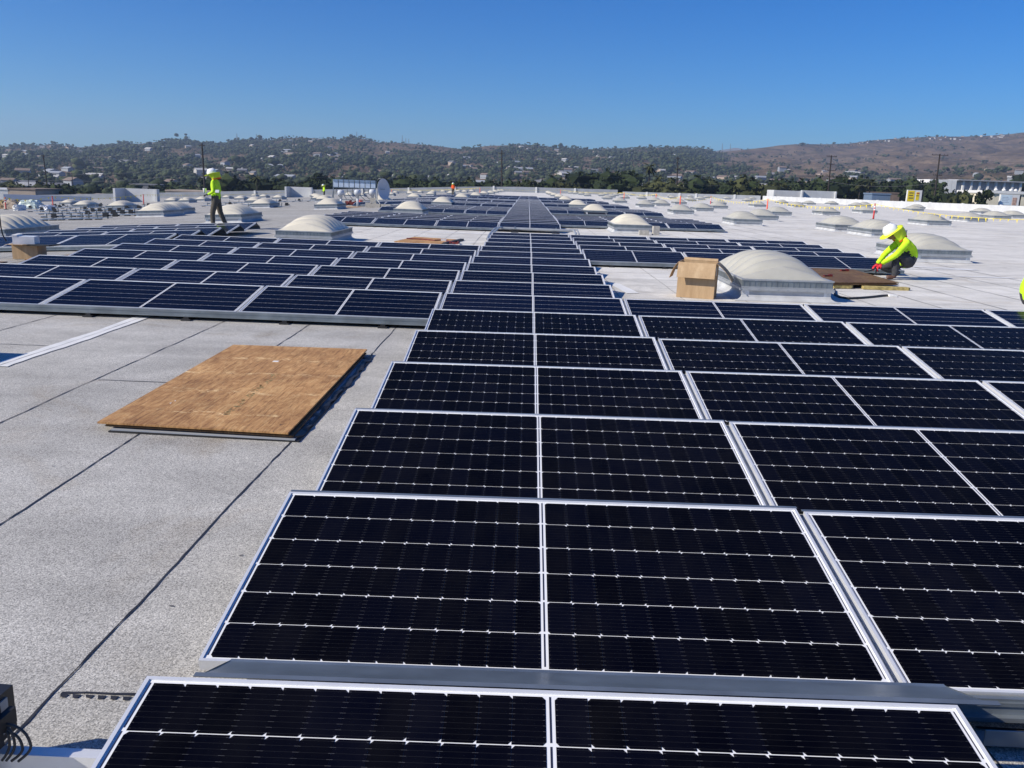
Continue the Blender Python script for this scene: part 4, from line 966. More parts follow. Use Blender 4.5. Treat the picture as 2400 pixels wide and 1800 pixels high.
# big plywood stack with its loose underlay
e = empty('plywood_sheets', (-1.05, 5.2, 0), label='stack of brown plywood sheets lying on the grey roof in the foreground', cat='plywood')
def ply_local(pts): return [(x+1.05, y-5.2) for x, y in pts]
top = ply_local([(-1.615, 3.975), (-.435, 3.905), (-.455, 6.56), (-1.655, 6.53)])
sh = poly_slab(top, .046, .057, 'top_sheet', M['ply'], e)
poly_slab(ply_local([(-1.575, 3.99), (-.41, 3.915), (-.45, 6.50), (-1.62, 6.50)]), .026, .036, 'lower_sheet', M['plyd'], e)
poly_slab(ply_local([(-1.53, 3.96), (-.395, 3.90), (-.415, 6.3), (-1.6, 6.35)]), .011, .018, 'grey_foam_board', M['wallg'], e)
poly_slab(ply_local([(-1.54, 3.95), (-.37, 3.90), (-.38, 6.42), (-1.58, 6.4)]), .001, .009, 'dark_underlay', M['black'], e)
b = MB(); r_ = random.Random(2); vs = []
for i in range(31):
    y = -1.27+2.6*i/30; vs += [(.635+r_.uniform(-.012, .012), y, .024+r_.uniform(-.008, .008)), (.672+r_.uniform(-.022, .02), y, .010+r_.uniform(-.004, .01))]
b.add(vs, [(2*i, 2*i+1, 2*i+3, 2*i+2) for i in range(30)]); b.build('loose_plastic_edge', M['seam'], e)
b = MB()     # faded stamped line of print, too worn to read
A_, B_ = hit(220+1480/3.456, 800+268/3.456, .058), hit(220+1060/3.456, 800+602/3.456, .058)
dl_ = (B_-A_); n_ = dl_.normalized(); s_n = Vector((-n_.y, n_.x, 0)); L = dl_.length; q = 0.; loc0 = Vector((-1.05, 5.2, 0))
while q < L:
    w_ = r_.uniform(.012, .035)
    if r_.random() < .82:
        for k in range(r_.choice((1, 2, 2))):
            c = A_+n_*(q+w_/2)+s_n*r_.uniform(-.022, .022)-loc0; a1 = n_*w_*.5*r_.uniform(.4, 1); a2 = s_n*r_.uniform(.004, .016)
            b.add([(c+a1*u+a2*v_).to_tuple()[:2]+(.0574,) for u, v_ in ((-1, -1), (1, -1), (1, 1), (-1, 1))], [(0, 1, 2, 3)])
    q += w_+r_.uniform(.003, .012)
b.build('faded_stamp', M['ad_dark'], sh)
p0 = hit(220+1472/3.456, 800+163/3.456, .057)-loc0; b = MB(); b.box(p0.x-.02, p0.y-.025, .0573, p0.x+.025, p0.y+.02, .0583); b.build('paper_scrap', M['paper'], sh)
b = MB(); b.tube([(hit(220+x/3.456, 800+y/3.456, .058)-loc0) for x, y in ((1450, 735), (1490, 700), (1515, 675), (1560, 670))], .003, 4); b.build('crack', M['seam'], sh)
b = MB(); b.tube([(hit(220+x/3.456, 800+y/3.456, .058)-loc0) for x, y in ((610, 515), (622, 500), (650, 492), (662, 480))], .003, 4); b.build('pale_scratch', M['paper'], sh)
# small plywood with strap
e = empty('plywood_sheet', (-1.7, 22, 0), label='pale plywood sheet with a ratchet strap, left of the central column', cat='plywood')
poly_slab([(x+1.7, y-22) for x, y in ((-2.44, 21.02), (-1.22, 20.95), (-.95, 22.70), (-2.20, 23.2))], .004, .03, 'sheet', M['plyp'], e)
poly_slab([(x+1.7, y-22) for x, y in ((-1.19, 20.97), (-1.10, 20.95), (-.78, 22.76), (-.88, 22.80))], .004, .05, 'dark_edge_bar', M['black'], e)
b = MB(); b.tube([hit(700+x/5.53, 410+y/5.53, .04) for x, y in ((1400, 826), (1500, 830), (1600, 834), (1700, 845), (1760, 850), (1850, 846), (1900, 850), (1960, 868), (2010, 885), (2060, 888), (2082, 878), (2060, 868), (2010, 872), (1960, 880))], .022, 6)
o = b.build('ratchet_strap', M['darkred']); tag(o, 'dark red ratchet strap lying across the small plywood sheet', 'strap')
b = MB(); p0 = hit(700+1880/5.53, 410+848/5.53, .05); b.obox(Matrix.Translation(p0), .14, .1, .07); b.build('buckle', M['alu'], o)
# weathered plywood by the crouching worker
e = empty('plywood_sheet', (6.9, 15, 0), (0, 0, 0), 'weathered dark plywood sheets beside the crouching worker', 'plywood'); zq = zr(6.9, 15)
poly_slab([(x-6.9, y-15) for x, y in ((6.62, 16.35), (7.52, 16.75), (7.36, 13.78), (6.05, 13.38))], zq+.085, zq+.10, 'top_sheet', M['plyd'], e)
poly_slab([(x-6.9, y-15) for x, y in ((6.60, 16.3), (7.50, 16.7), (7.33, 13.74), (6.08, 13.36))], zq+.064, zq+.078, 'lower_sheet', M['plyd'], e)
poly_slab([(x-6.9, y-15) for x, y in ((6.9, 16.3), (7.56, 16.6), (7.42, 13.9), (7.30, 13.85))], zq+.040, zq+.055, 'white_sheet_edge', M['plastic'], e)
for x0, x1, lab in ((6.12, 6.48, 'short yellow foam block under the dark plywood, nearer the dome'), (6.62, 7.44, 'long yellow foam block under the dark plywood corner')):
    b = MB(); b.prism([(x0, 13.40), (x1-.05, 13.44), (x1, 13.50), (x1-.04, 13.60), (x0+.02, 13.56)], zq+.004, zq+.052); tag(b.build('foam_block', M['foam']), lab, 'foam block')
b = MB(); b.tube([hit(1800+x/3.687, 300+y/3.687, .012) for x, y in ((575, 1400), (580, 1440), (620, 1462), (700, 1475), (800, 1470), (900, 1462), (980, 1452), (1050, 1448))], .022, 6)
o = b.build('lashing_strap', M['black']); tag(o, 'dark strap on the roof in front of the yellow foam', 'strap')
b = MB(); p0 = hit(1800+1075/3.687, 300+1448/3.687, .02); b.obox(Matrix.Translation(p0), .12, .08, .03); b.build('strap_end', M['paper'], o)
for (x, y), lab in (((660, 1232), 'dark red hand tool on the plywood, nearer the panels'), ((515, 1280), 'dark red clamp on the plywood, nearer the dome')):
    p0 = hit(1800+x/3.687, 300+y/3.687, .11); b = MB(); b.obox(Matrix.Translation(p0) @ Matrix.Rotation(.3, 4, 'Z'), .16, .05, .035); b.obox(Matrix.Translation(p0+Vector((.06, .03, .01))), .05, .09, .045); tag(b.build('hand_tool', M['darkred']), lab, 'tool')
# open cardboard box
def open_box(name, loc, W_, D_, H_, rz, label, flaps=True):
    e = empty(name, loc, (0, 0, rz), label, 'box'); t = .006; b = MB()
    b.box(-W_/2, -D_/2, .002, W_/2, -D_/2+t, H_); b.box(-W_/2, D_/2-t, .002, W_/2, D_/2, H_); b.box(-W_/2, -D_/2+t, .002, -W_/2+t, D_/2-t, H_); b.box(W_/2-t, -D_/2+t, .002, W_/2, D_/2-t, H_); b.box(-W_/2+t, -D_/2+t, .002, W_/2-t, D_/2-t, .01)
    b.build('carton', M['card'], e); return e
bx = open_box('cardboard_box', (3.50, 11.72, zr(3.5, 11.7)), .54, .40, .52, R(-18), 'open cardboard box standing beside the large dome skylight')
def flap(parent, p, q, out, L, name='flap', bend=.25):
    """flap hinged on p-q, leaning along out, slightly bowed"""
    p, q, out = Vector(p), Vector(q), Vector(out).normalized(); b = MB(); vs = []; n = 6; ax = (q-p).normalized(); nn = out.cross(ax)
    for i in range(n+1):
        f = i/n; off = out*(L*f)+nn*(bend*L*.25*math.sin(math.pi*f))
        for s_ in (0, 1):
            for P_ in (p, q): vs.append(P_+off+nn*(.005*s_)+Vector((0, 0, 0)))
    fs = []
    for i in range(n): a = 4*i; fs += [(a, a+1, a+5, a+4), (a+2, a+6, a+7, a+3), (a, a+4, a+6, a+2), (a+1, a+3, a+7, a+5)]
    fs += [(0, 2, 3, 1), (4*n, 4*n+1, 4*n+3, 4*n+2)]
    b.add(vs, fs); return b.build(name, M['card'], parent)
flap(bx, (-.27, -.206, .515), (.27, -.206, .515), (0.0, -.42, -.9), .235)
flap(bx, (-.275, .18, .515), (-.275, -.18, .515), (-.42, 0, -.85), .27)
flap(bx, (.275, -.18, .515), (.275, .18, .515), (.66, 0, -.72), .34)
flap(bx, (.25, .205, .52), (-.25, .205, .52), (0, .3, .3), .05)
b = MB(); b.box(.2705, -.14, .34, .2725, -.05, .46); b.build('shipping_label', M['paper'], bx)
# small box with wrapped carton on the left
zb = zr(-8, 14.2)
sb = open_box('cardboard_box', (-8.0, 14.35, zb), .44, .34, .24, R(4), 'small cardboard box carrying a white wrapped carton, far left')
flap(sb, (-.22, .1, .24), (-.22, -.17, .24), (-.9, -.2, .05), .12); flap(sb, (-.2, -.172, .24), (.1, -.172, .24), (0, -.9, .18), .12)
b = MB(); b.box(-.20, -.14, .247, .16, .13, .40); o = b.build('wrapped_carton', M['plastic']); o.location = (-8.02, 14.35, zb); o.rotation_euler = (0, 0, R(12)); tag(o, 'white wrapped carton resting on the small cardboard box', 'carton')
b = MB(); b.box(-.20, -.145, .402, -.12, .135, .43); b.build('folded_lid', M['paper'], o)
b = MB(); b.box(-.05, -.16, .242, .46, .16, .268); o = b.build('black_board', M['black']); o.location = (-7.93, 14.3, zb-.0); o.rotation_euler = (0, R(-1), R(-6)); tag(o, 'thin black board sticking out from under the white carton', 'board')
poly_slab([(-7.75, 13.75), (-7.0, 13.8), (-6.7, 14.9), (-7.5, 15.0)], zb+.03, zb+.05, 'plywood_offcut', M['plyp']); tag(bpy.data.objects['plywood_offcut'], 'pale plywood offcut on the roof right of the small box', 'plywood')
poly_slab([(-8.95, 12.9), (-7.95, 12.95), (-7.9, 13.5), (-8.8, 13.45)], zr(-8.5, 13)+.03, zr(-8.5, 13)+.05, 'plywood_piece', M['plyd']); tag(bpy.data.objects['plywood_piece'], 'dark plywood piece in front of the small box at far left', 'plywood')
# things just outside the left edge whose shadow or end shows
o = open_box('shipping_box', (-4.4, 5.45, 0), .7, .6, .60, 0, 'tall carton beyond the left edge, its shadow on the white stripe')
b = MB(); b.tube([ray_at(x, y, 13.6) for x, y in ((-60, 560), (-45, 480), (-20, 470), (-4, 490), (0, 515), (2, 533), (7, 552), (15, 566))], .012, 8)
b.tube([ray_at(-60, 560, 13.6), Vector((ray_at(-60, 560, 13.6).x, ray_at(-60, 560, 13.6).y, zr(-9.5, 13.6)+.01))], .02, 8)
tag(b.build('black_cable', M['black']), 'black cable end hanging in at the left edge of the photo', 'cable')
# grid inverter and cables in the lower left corner
e = empty('power_inverter', (-.42, .895, .108), (0, 0, R(-4)), 'black finned inverter box with cables in the lower left corner', 'inverter')
b = MB(); b.box(-.14, -.08, .03, .095, .08, .155); b.build('case', M['blackm'], e)
for i in range(9): b = MB(); z_ = .035+i*.0115; b.box(-.14, -.094, z_, .10, -.081, z_+.005); b.build('cooling_fin', M['blackm'], e)
b = MB(); b.box(-.145, -.095, .138, .10, -.081, .158); b.build('top_lip', M['blackm'], e)
b = MB(); b.box(.0955, -.05, .04, .118, .0, .15); b.box(.118, -.03, .09, .135, .03, .13); b.build('connector', M['black'], e)
b = MB(); b.box(.0957, .01, .05, .1, .05, .14); b.build('rating_plate', M['galvl'], e)
for i, (dx, dz, x1) in enumerate(((.020, .03, -.285), (.030, .015, -.275), (.045, .04, -.262), (.060, .0, -.245))):
    b = MB(); P0 = Vector((-.295, .88, .215-dz*.6)); P1 = Vector((x1-.01, .86, .125))
    pts = []
    for j in range(15):
        f = j/14; p_ = P0.lerp(P1, f); p_.x += math.sin(math.pi*f)*dx*.8; p_.z += math.sin(math.pi*min(1, f*2))*.012; pts.append(p_)
    b.tube(pts, .0034, 8); tag(b.build('cable_loop', M['cable']), f'thin dark cable drooping from the inverter, {ordn(i+1)} from the left', 'cable', 'cables of the inverter')
e = empty('support_rail', (-.2, .9, 0), label='pale steel rail running left from the nearest panel, at the photo edge', cat='rail')
b = MB(); b.box(-.35, -.012, .116, .20, .018, .124); b.box(-.35, -.016, .06, .20, -.012, .124); b.build('rail', M['alu'], e)
for x in (-.22, .1): b = MB(); b.box(x-.03, -.05, .001, x+.03, .05, .058); b.build('foot', M['black'], e)
b = MB(); b.prism([(-.62, .79), (-.352, .80), (-.348, .94), (-.62, .95)], .001, .125); tag(b.build('concrete_block', M['conc']), 'grey concrete block in the lower left corner under the inverter', 'concrete block')
# conduit across the gap between the near and far arrays
e = empty('conduit', (1.1, 27.4, 0), label='grey metal conduit crossing in front of the far central column', cat='conduit')
b = MB(); b.tube([(-1.15, 0, .15), (1.25, -.08, .15)], .045, 12); b.build('pipe', M['galvl'], e)
b = MB(); b.tube([(-1.12, 0, .15), (-1.18, -.6, .15), (-1.22, -3.5, .13), (-1.24, -4.5, .06)], .04, 10); b.build('pipe', M['galvl'], e)
b = MB(); b.tube([(-1.0, -.02, .19), (-1.06, -.6, .19), (-1.12, -3.3, .16)], .025, 8); b.build('pipe', M['galvl'], e)
b = MB(); b.tube([(1.25, -.08, .15), (1.38, -.1, .15), (1.42, -.5, .1), (1.40, -1.2, .08)], .04, 10); b.build('pipe', M['galvl'], e)
b = MB(); b.tube([(1.25, .05, .18), (1.5, .0, .18), (1.52, -.8, .08)], .025, 8); b.build('pipe', M['galvl'], e)
for x in (-.55, .8): 
    b = MB(); b.box(x-.12, -.12, .002, x+.12, .08, .075); b.build('support_block', M['black'], e); b = MB(); b.lathe([(.05, -.02), (.058, -.02), (.058, .02), (.05, .02)], 12, 0, Matrix.Translation((x, -.03, .15)) @ Matrix.Rotation(math.pi/2, 4, 'Y')); b.box(x-.015, -.045, .19, x+.015, -.02, .225); b.build('clamp', M['galv'], e)
# two concrete blocks by the dome
zc = zr(5.2, 28.4)
b = MB(); b.box(-.25, -.12, .002, .08, .12, .15); o = b.build('concrete_block', M['conc']); o.location = (5.05, 28.75, zc); tag(o, 'pale concrete block lying flat beside the dome corner', 'concrete block')
b = MB(); b.box(-.11, -.1, .002, .11, .1, .31); o = b.build('concrete_block', M['conc']); o.location = (5.38, 28.8, zc); o.rotation_euler = (0, 0, .1); tag(o, 'pale concrete block standing upright beside the dome corner', 'concrete block')
# satellite dish
Bp = hit(883, 486); e = empty('satellite_dish', Bp, label='grey satellite dish on a mast, left of the panel blocks', cat='satellite dish')
D_ = Bp.y; Cn = ray_at(892, 443.5, D_)-Bp
b = MB(); b.tube([(0, 0, .01), (0, 0, Cn.z+.05)], .05, 10); b.build('mast', M['galvl'], e)
b = MB(); 
for dx, dy in ((-.4, -.3), (.4, -.3), (0, .5)): b.tube([(dx, dy, .02), (0, 0, .5)], .02, 6)
b.build('brace', M['galvl'], e)
Rd = .62; ax = Vector((.90, -.44, .10)).normalized(); Mq = ax.to_track_quat('Z', 'Y').to_matrix().to_4x4(); Mq.translation = Cn+Vector((.1, -.1, 0))
prof = [(Rd*i/10, .16*(i/10)**2-.02) for i in range(11)]; b = MB(); b.lathe(prof+[(Rd+.015, .14), (Rd, .12)]+[(Rd*i/10, .16*(i/10)**2-.035) for i in range(9, -1, -1)], 40, 0, Mq); b.build('reflector', M['dish'], e, True)
b = MB(); b.obox(Mq @ Matrix.Translation((0, 0, .05)) , .5, .035, .008); b.build('printed_line', M['galv'], e)
b = MB(); b.bar(Cn+Vector((.05, -.05, -.1)), Cn+Vector((0, 0, -.35)), .1); b.build('bracket', M['galv'], e)
for i, (x0, y0, sx, h) in enumerate(((-.62, -.5, .35, .28), (-.25, -.55, .55, .22), (.35, -.55, .6, .22), (-.45, .2, .4, .55))):
    b = MB(); b.box(x0, y0, .002, x0+sx, y0+.3, h); o = b.build('ballast_block', M['conc']); o.location = Bp; tag(o, f'concrete ballast block at the dish foot, {["far left one", "second from left", "rightmost low one", "tall one behind"][i]}', 'concrete block', 'ballast blocks of the dish')
# rack of covered equipment beside the dish
A, B = ray_at(781, 420, 58), ray_at(881, 420, 58); zf = zr(A.x, 58); e = empty('equipment_rack', (A.x, 58, zf), label='steel rack with a row of eight blue-grey covered units left of the dish', cat='equipment rack')
L = B.x-A.x; H = A.z-zf; b = MB()
for x in (0, L): b.box(x-.03, -.03, .002, x+.03, .03, H); b.bar((x, 0, .02), (x, -.9, .02), .06); b.bar((x, -.8, .03), (x, 0, H*.62), .05)
b.box(0, -.03, H-.56, L, .03, H-.50); b.box(0, -.03, H-.04, L, .03, H+.01); b.box(0, -.03, H-1.35, L, .03, H-1.3); b.build('frame', M['galv'], e)
for i in range(8):
    x0 = L*i/8+.03; b = MB(); b.box(x0, -.10, H-.50, x0+L/8-.05, -.031, H-.12); b.build('cover', M['glassb'], e); b = MB(); b.box(x0, -.16, H-.115, x0+L/8-.05, -.031, H-.0); b.build('hood', M['blue'], e)
for i in range(7): x0 = L*(i+.6)/8; b = MB(); b.tube([(x0, -.05, H-.56), (x0+.05, -.1, H-.9), (x0+.3+.05*i, -.12, H-1.3)], .018, 5); b.build('hanging_cable', M['cable'], e)
for px, lab in ((799, 'left one'), (838, 'middle one with white cap'), (873, 'right one by the dish')):
    Q = ray_at(px, 462, 56); z0 = zr(Q.x, 56); b = MB(); b.lathe([(0, .55), (.10, .55), (.11, .75), (.22, .76), (.22, 1.0), (.16, 1.08), (0, 1.1)], 16); b.tube([(0, 0, .002), (0, 0, .56)], .07, 10)
    o = b.build('exhaust_vent', M['dish'], None, True); o.location = (Q.x, 56, z0); tag(o, f'grey roof exhaust vent below the equipment rack, {lab}', 'roof vent', 'roof exhaust vents')
Q = hit(823, 481); b = MB(); rq = random.Random(8)
for i in range(16): b.tube([Q+Vector((rq.uniform(-.5, .5), rq.uniform(-.3, .3), .03)), Q+Vector((rq.uniform(-.4, .4), rq.uniform(-.2, .2), rq.uniform(.15, .38))), Q+Vector((rq.uniform(-.5, .5), rq.uniform(-.3, .3), .03))], .045, 6)
tag(b.build('strap_heap', M['darkred']), 'heap of dark red straps on the roof left of the dish', 'strap heap')
Q = hit(846, 479); b = MB(); b.lathe([(0, .004), (.13, .004), (.16, .34), (.165, .35), (.15, .35), (.12, .03), (0, .03)], 16); o = b.build('bucket', M['orange'], None, True); o.location = Q; tag(o, 'orange bucket between the strap heap and the dish', 'bucket')
Q = hit(800, 487); poly_slab([(Q.x, Q.y), (Q.x+1.0, Q.y), (Q.x+1.2, Q.y+1.2), (Q.x+.1, Q.y+1.1)], Q.z+.05, Q.z+.07, 'plywood_board', M['plyp']); tag(bpy.data.objects['plywood_board'], 'pinkish plywood board between the cream dome and the dish', 'plywood')
# orange delineator posts
def post(px, pt, pb, mat, label, striped=False, Dfix=None):
    D = Dfix or FPX*1.05/(pb-pt); T = ray_at((px), (pt+pb)/2, D); z0 = zr(T.x, T.y)
    e = empty('delineator_post', (T.x, T.y, z0), label=label, cat='delineator post', group='delineator posts holding the flag line')
    b = MB(); b.lathe([(0, .003), (.2, .003), (.2, .03), (.07, .045), (.06, .08)], 16); b.build('base', M['black'], e)
    b = MB(); b.lathe([(.055, .08), (.045, .93), (.03, .935), (.03, .99), (.055, 1.0), (.055, 1.05), (0, 1.055)], 14); b.build('tube', mat, e, True)
    if striped:
        for z_ in (.62, .80): b = MB(); b.lathe([(.0535, z_), (.0525, z_+.09)], 14); b.build('reflective_band', M['paper'], e, True)
    return Vector((T.x, T.y, z0+1.02))
PP = [post(12, 453, 482, M['red'], 'striped red post at the far left edge with a yellow flag', True), post(123, 453, 481, M['red'], 'red post left of the first far-left domes'), post(336, 450, 474, M['red'], 'red post in front of the left white screen wall'),
      post(686, 441, 454, M['orange'], 'orange post before the small white screen wall'), post(918, 438, 448, M['orange'], 'orange post just right of the satellite dish'), post(1125, 436, 449, M['orange'], 'orange post right of the far worker in orange'),
      post(1314, 443, 454, M['orange'], 'orange post right of the far central column'), post(1463, 446, 462, M['orange'], 'orange post near the white corner of the far parapet'), post(1538, 449, 467, M['orange'], 'orange post among the right domes, left of two others'),
      post(1595, 450, 476, M['orange'], 'tall orange post above a nearer right-hand dome'), post(1666, 457, 480, M['red'], 'red and white striped post among the right domes', True), post(1799, 463, 491, M['orange'], 'orange post left of the bright screen walls'),
      post(2049, 477, 514, M['red'], 'striped red post behind the domes near the crouching worker', True)]
def pennants(a, c, label, sag=.35, step=.75, fsz=.16):
    L = (c-a).length; n = max(6, int(L/step)); pts = []
    for i in range(n+1): f = i/n; pts.append(a.lerp(c, f)-Vector((0, 0, sag*4*f*(1-f))))
    b = MB(); b.tube(pts, .012, 4, cap=False); o = b.build('pennant_line', M['yellow']); tag(o, label, 'flag line', 'yellow pennant lines between the posts')
    q = MB()
    for i in range(n):
        p_ = pts[i].lerp(pts[i+1], .5); d = (pts[i+1]-pts[i]).normalized(); s_ = fsz*rq.uniform(.7, 1.1); sw = Vector((rq.uniform(-.05, .05), rq.uniform(-.08, .08), -s_*1.5))
        q.add([p_-d*s_/2, p_+d*s_/2, p_+sw], [(0, 1, 2)])
    tag(q.build('pennants', M['yellow'], o), kind='stuff')
names = ['far-left post', 'second left post', 'post at the white screen', 'post at the small screen', 'post by the dish', 'post by the orange worker', 'post right of the column', 'post at the parapet corner', 'left of the three dome posts', 'tall orange dome post', 'striped dome post', 'post by the screen walls', 'post near the crouching worker']
for i in range(len(PP)-1): pennants(PP[i], PP[i+1], f'yellow flags from {names[i]} to {names[i+1]}', sag=.25 if i < 8 else .4)
pennants(PP[-1], ray_at(2480, 516, 36), 'yellow flags over the domes at the right edge of the photo', .25, .7, .14)
pennants(ray_at(-80, 520, 60), PP[0], 'yellow flags rising to the far-left post', .3)
# materials dumped at the far left
def heap(px0, px1, pt, pb, D, mat, label, cat, name, seed):
    A, B = ray_at(px0, pb, D), ray_at(px1, pt, D); W_ = B.x-A.x; cx = (A.x+B.x)/2; z0 = zr(cx, D); H_ = max(.4, ray_at(px0, pt, D).z-z0); bm = bmesh.new(); bmesh.ops.create_cube(bm, size=1); bmesh.ops.subdivide_edges(bm, edges=bm.edges[:], cuts=5, use_grid_fill=True)
    r = random.Random(seed)
    for v in bm.verts:
        v.co.x *= W_*(1 if v.co.z < .2 else .8); v.co.y *= 1.2; f = (v.co.z+.5); v.co.z = f*H_*(.75+.25*r.random())*(1-.3*abs(v.co.x/W_)); v.co += Vector((r.uniform(-1, 1), r.uniform(-1, 1), 0))*.06
    me = bpy.data.meshes.new(name); bm.to_mesh(me); bm.free(); me.materials.append(mat); o = mk(name, me, None, (cx, D, z0+.002)); tag(o, label, cat); return o
heap(-12, 14, 466, 483, 78, M['card'], 'cardboard heap cut by the left edge behind the first post', 'cardboard heap', 'cardboard_heap', 1)
heap(16, 47, 466, 482, 76, M['walltan'], 'brown cardboard stack between the far-left post and the wrapped heap', 'cardboard stack', 'cardboard_stack', 2)
heap(52, 92, 465, 481, 74, M['tarp'], 'white and green wrapped material heap right of the cardboard', 'wrapped heap', 'wrapped_heap', 3)
heap(102, 119, 479, 485, 62, M['plastic'], 'small white wrapped bundle behind the unfinished racking', 'bundle', 'wrapped_bundle', 4)
heap(40, 50, 478, 484, 66, M['paper'], 'small white carton on the roof beside the wrapped heap', 'carton', 'white_carton', 6)
# unfinished racking with uprights and microinverters
def rack_row(px0, px1, py, label, n, seed, grp='unfinished racking rows'):
    A, B = hit(px0, py), hit(px1, py); r = random.Random(seed); B.y = A.y
    e = empty('racking_row', (A.x, A.y, zr(A.x, A.y)), (0, -math.atan((zr(B.x, A.y)-zr(A.x, A.y))/(B.x-A.x)), 0), label, 'racking', grp); L = B.x-A.x
    b = MB(); b.box(0, 0, .05, L, .06, .075); b.box(0, .9, .06, L, .98, .09); b.build('rail', M['blue'], e)
    for i in range(n):
        x = L*(i+.3+.3*r.random())/n; b = MB(); lean = r.uniform(-.05, .08); b.bar((x, .85, .02), (x+lean, .80, .30), .05, .03); b.build('upright', M['galv'], e)
        b = MB(); b.prism([(x-.12, -.1), (x+.12, -.1), (x+.12, .1), (x-.12, .1)], .002, .045); b.build('foot', M['black'], e)
        if r.random() < .55: b = MB(); x2 = x+.3; b.box(x2, .7, .10, x2+.22, .76, .30); b.box(x2-.05, .76, .12, x2+.3, .78, .18); b.build('microinverter', M['blackm'], e)
        if r.random() < .5: b = MB(); b.box(x+.25, .1, .06, x+.75, .5, .10); b.build('ballast_tray', M['galvl'], e)
    return e
for i, (a, c, y, n) in enumerate(((74, 200, 518, 8), (96, 306, 510, 13), (84, 318, 503, 14), (62, 330, 497, 15), (40, 236, 491, 13), (36, 150, 487, 9))):
    rack_row(a, c, y, f'unfinished racking row at the far left, {ordn(i+1)} from the camera', n, i)
for i, (a, c, y, n) in enumerate(((642, 738, 474, 7), (470, 560, 484, 6), (476, 600, 478, 8), (560, 640, 488, 5))):
    rack_row(a, c, y, f'unfinished racking {["before the small screen wall", "behind the walking worker, nearer", "behind the walking worker, farther", "right of the walking worker"][i]}', n, 20+i, 'racking behind the walking worker')

# ------------------------------------------------------------------ people
def skin_body(verts, edges, root, bones, mats, name, parent, levels=2):
    me = bpy.data.meshes.new(name); me.from_pydata([v[:3] for v in verts], edges, []); me.update()
    o = bpy.data.objects.new(name+'_tmp', me); COL.objects.link(o)
    md = o.modifiers.new('Skin', 'SKIN'); md.use_smooth_shade = True
    sv = me.skin_vertices[0].data
    for i, v in enumerate(verts): sv[i].radius = (v[3], v[4] if len(v) > 4 else v[3]); sv[i].use_root = (i == root)
    sub = o.modifiers.new('Sub', 'SUBSURF'); sub.levels = levels; sub.render_levels = levels
    dg = bpy.context.evaluated_depsgraph_get(); dg.update(); ev = o.evaluated_get(dg)
    m2 = bpy.data.meshes.new_from_object(ev, depsgraph=dg); bpy.data.objects.remove(o)
    m2.name = name; m2.materials.clear()
    for q in mats: m2.materials.append(q)
    P0 = [(Vector(verts[a][:3]), Vector(verts[c][:3]), k, (verts[a][3]+verts[c][3])/2) for a, c, k in bones]
    for f in m2.polygons:
        c = f.center; best = None
        for a, bb, k, r in P0:
            d = bb-a; t = max(0, min(1, (c-a).dot(d)/d.length_squared)); q = (c-(a+d*t)).length/r
            if best is None or q < best[0]: best = (q, k)
        f.material_index = best[1]; f.use_smooth = True
    # cloth wrinkles
    for v in m2.vertices:
        p_ = v.co; v.co = p_+v.normal*.005*math.sin(p_.x*60+p_.z*75+math.sin(p_.y*40)*2)
    return mk(name, m2, parent)
def hand_mesh(mat, curl=.9):
    b = MB(); b.obox(Matrix.Translation((-.045, 0, 0)), .085, .078, .028)
    for i, (y, L) in enumerate(((-.030, .066), (-.010, .078), (.010, .074), (.029, .058))):
        a0 = (-.085, y, 0); a1 = (-.085-L*.45, y, -.010*curl); a2 = (-.085-L*.72, y*.95, -.034*curl); a3 = (-.085-L*.74, y*.95, -.058*curl); b.tube([a0, a1, a2, a3], [.0105, .010, .0095, .007], 7)
    b.tube([(-.02, -.036, 0), (-.05, -.062, -.012), (-.078, -.060, -.03)], [.013, .011, .008], 7)
    return b.mesh('hand', mat, True)
def hat(parent, c, tilt, mats=('hat', 'hivisy')):
    e_rot = (0, tilt, 0)
    b = MB(); b.lathe([(.128, .0), (.130, .03), (.122, .075), (.098, .115), (.055, .138), (0, .145)], 28); b.obox(Matrix.Translation((0, 0, .135)), .17, .022, .028)
    o = b.build('hard_hat', M[mats[0]], parent, True, c); o.rotation_euler = e_rot; o.scale = (1.08, .9, 1)
    b = MB(); n = 30; vs = []
    for rr_, z_ in ((.12, .004), (.212, -.008), (.212, -.014), (.12, -.003)):
        for j in range(n): a = 2*math.pi*j/n; vs.append((rr_*math.cos(a)*1.08, rr_*math.sin(a)*.92, z_+(.0 if rr_ < .2 else .006*math.sin(3*a))))
    b.add(vs, [(k*n+j, k*n+(j+1) % n, ((k+1) % 4)*n+(j+1) % n, ((k+1) % 4)*n+j) for k in range(4) for j in range(n)])
    o = b.build('sun_brim', M[mats[1]], parent, True, c); o.rotation_euler = e_rot
def neck_cloth(parent, c, tilt, L=.24):
    b = MB(); n = 16; rows = 6; vs = []
    for k in range(rows+1):
        f = k/rows
        for j in range(n+1):
            a = R(-105+210*j/n); rad = .20-.05*f+.012*math.sin(j*1.7+k); vs.append((rad*math.cos(a)*1.08+.03*f, rad*math.sin(a)*.9, -.008-L*f))
    b.add(vs, [(k*(n+1)+j, k*(n+1)+j+1, (k+1)*(n+1)+j+1, (k+1)*(n+1)+j) for k in range(rows) for j in range(n)], 0)
    b.k = [1 if i >= (rows-1)*n else 0 for i in range(len(b.f))]
    o = b.build('neck_shade', [M['hivisy'], M['hiviso']], parent, True, c); o.rotation_euler = (0, tilt, 0)
def arm(parent, wrist, rot, mat, name='glove'):
    o = mk(name, hand_mesh(mat), parent, wrist, rot); return o
SH_, SKN, PNT, BT = 0, 1, 2, 3
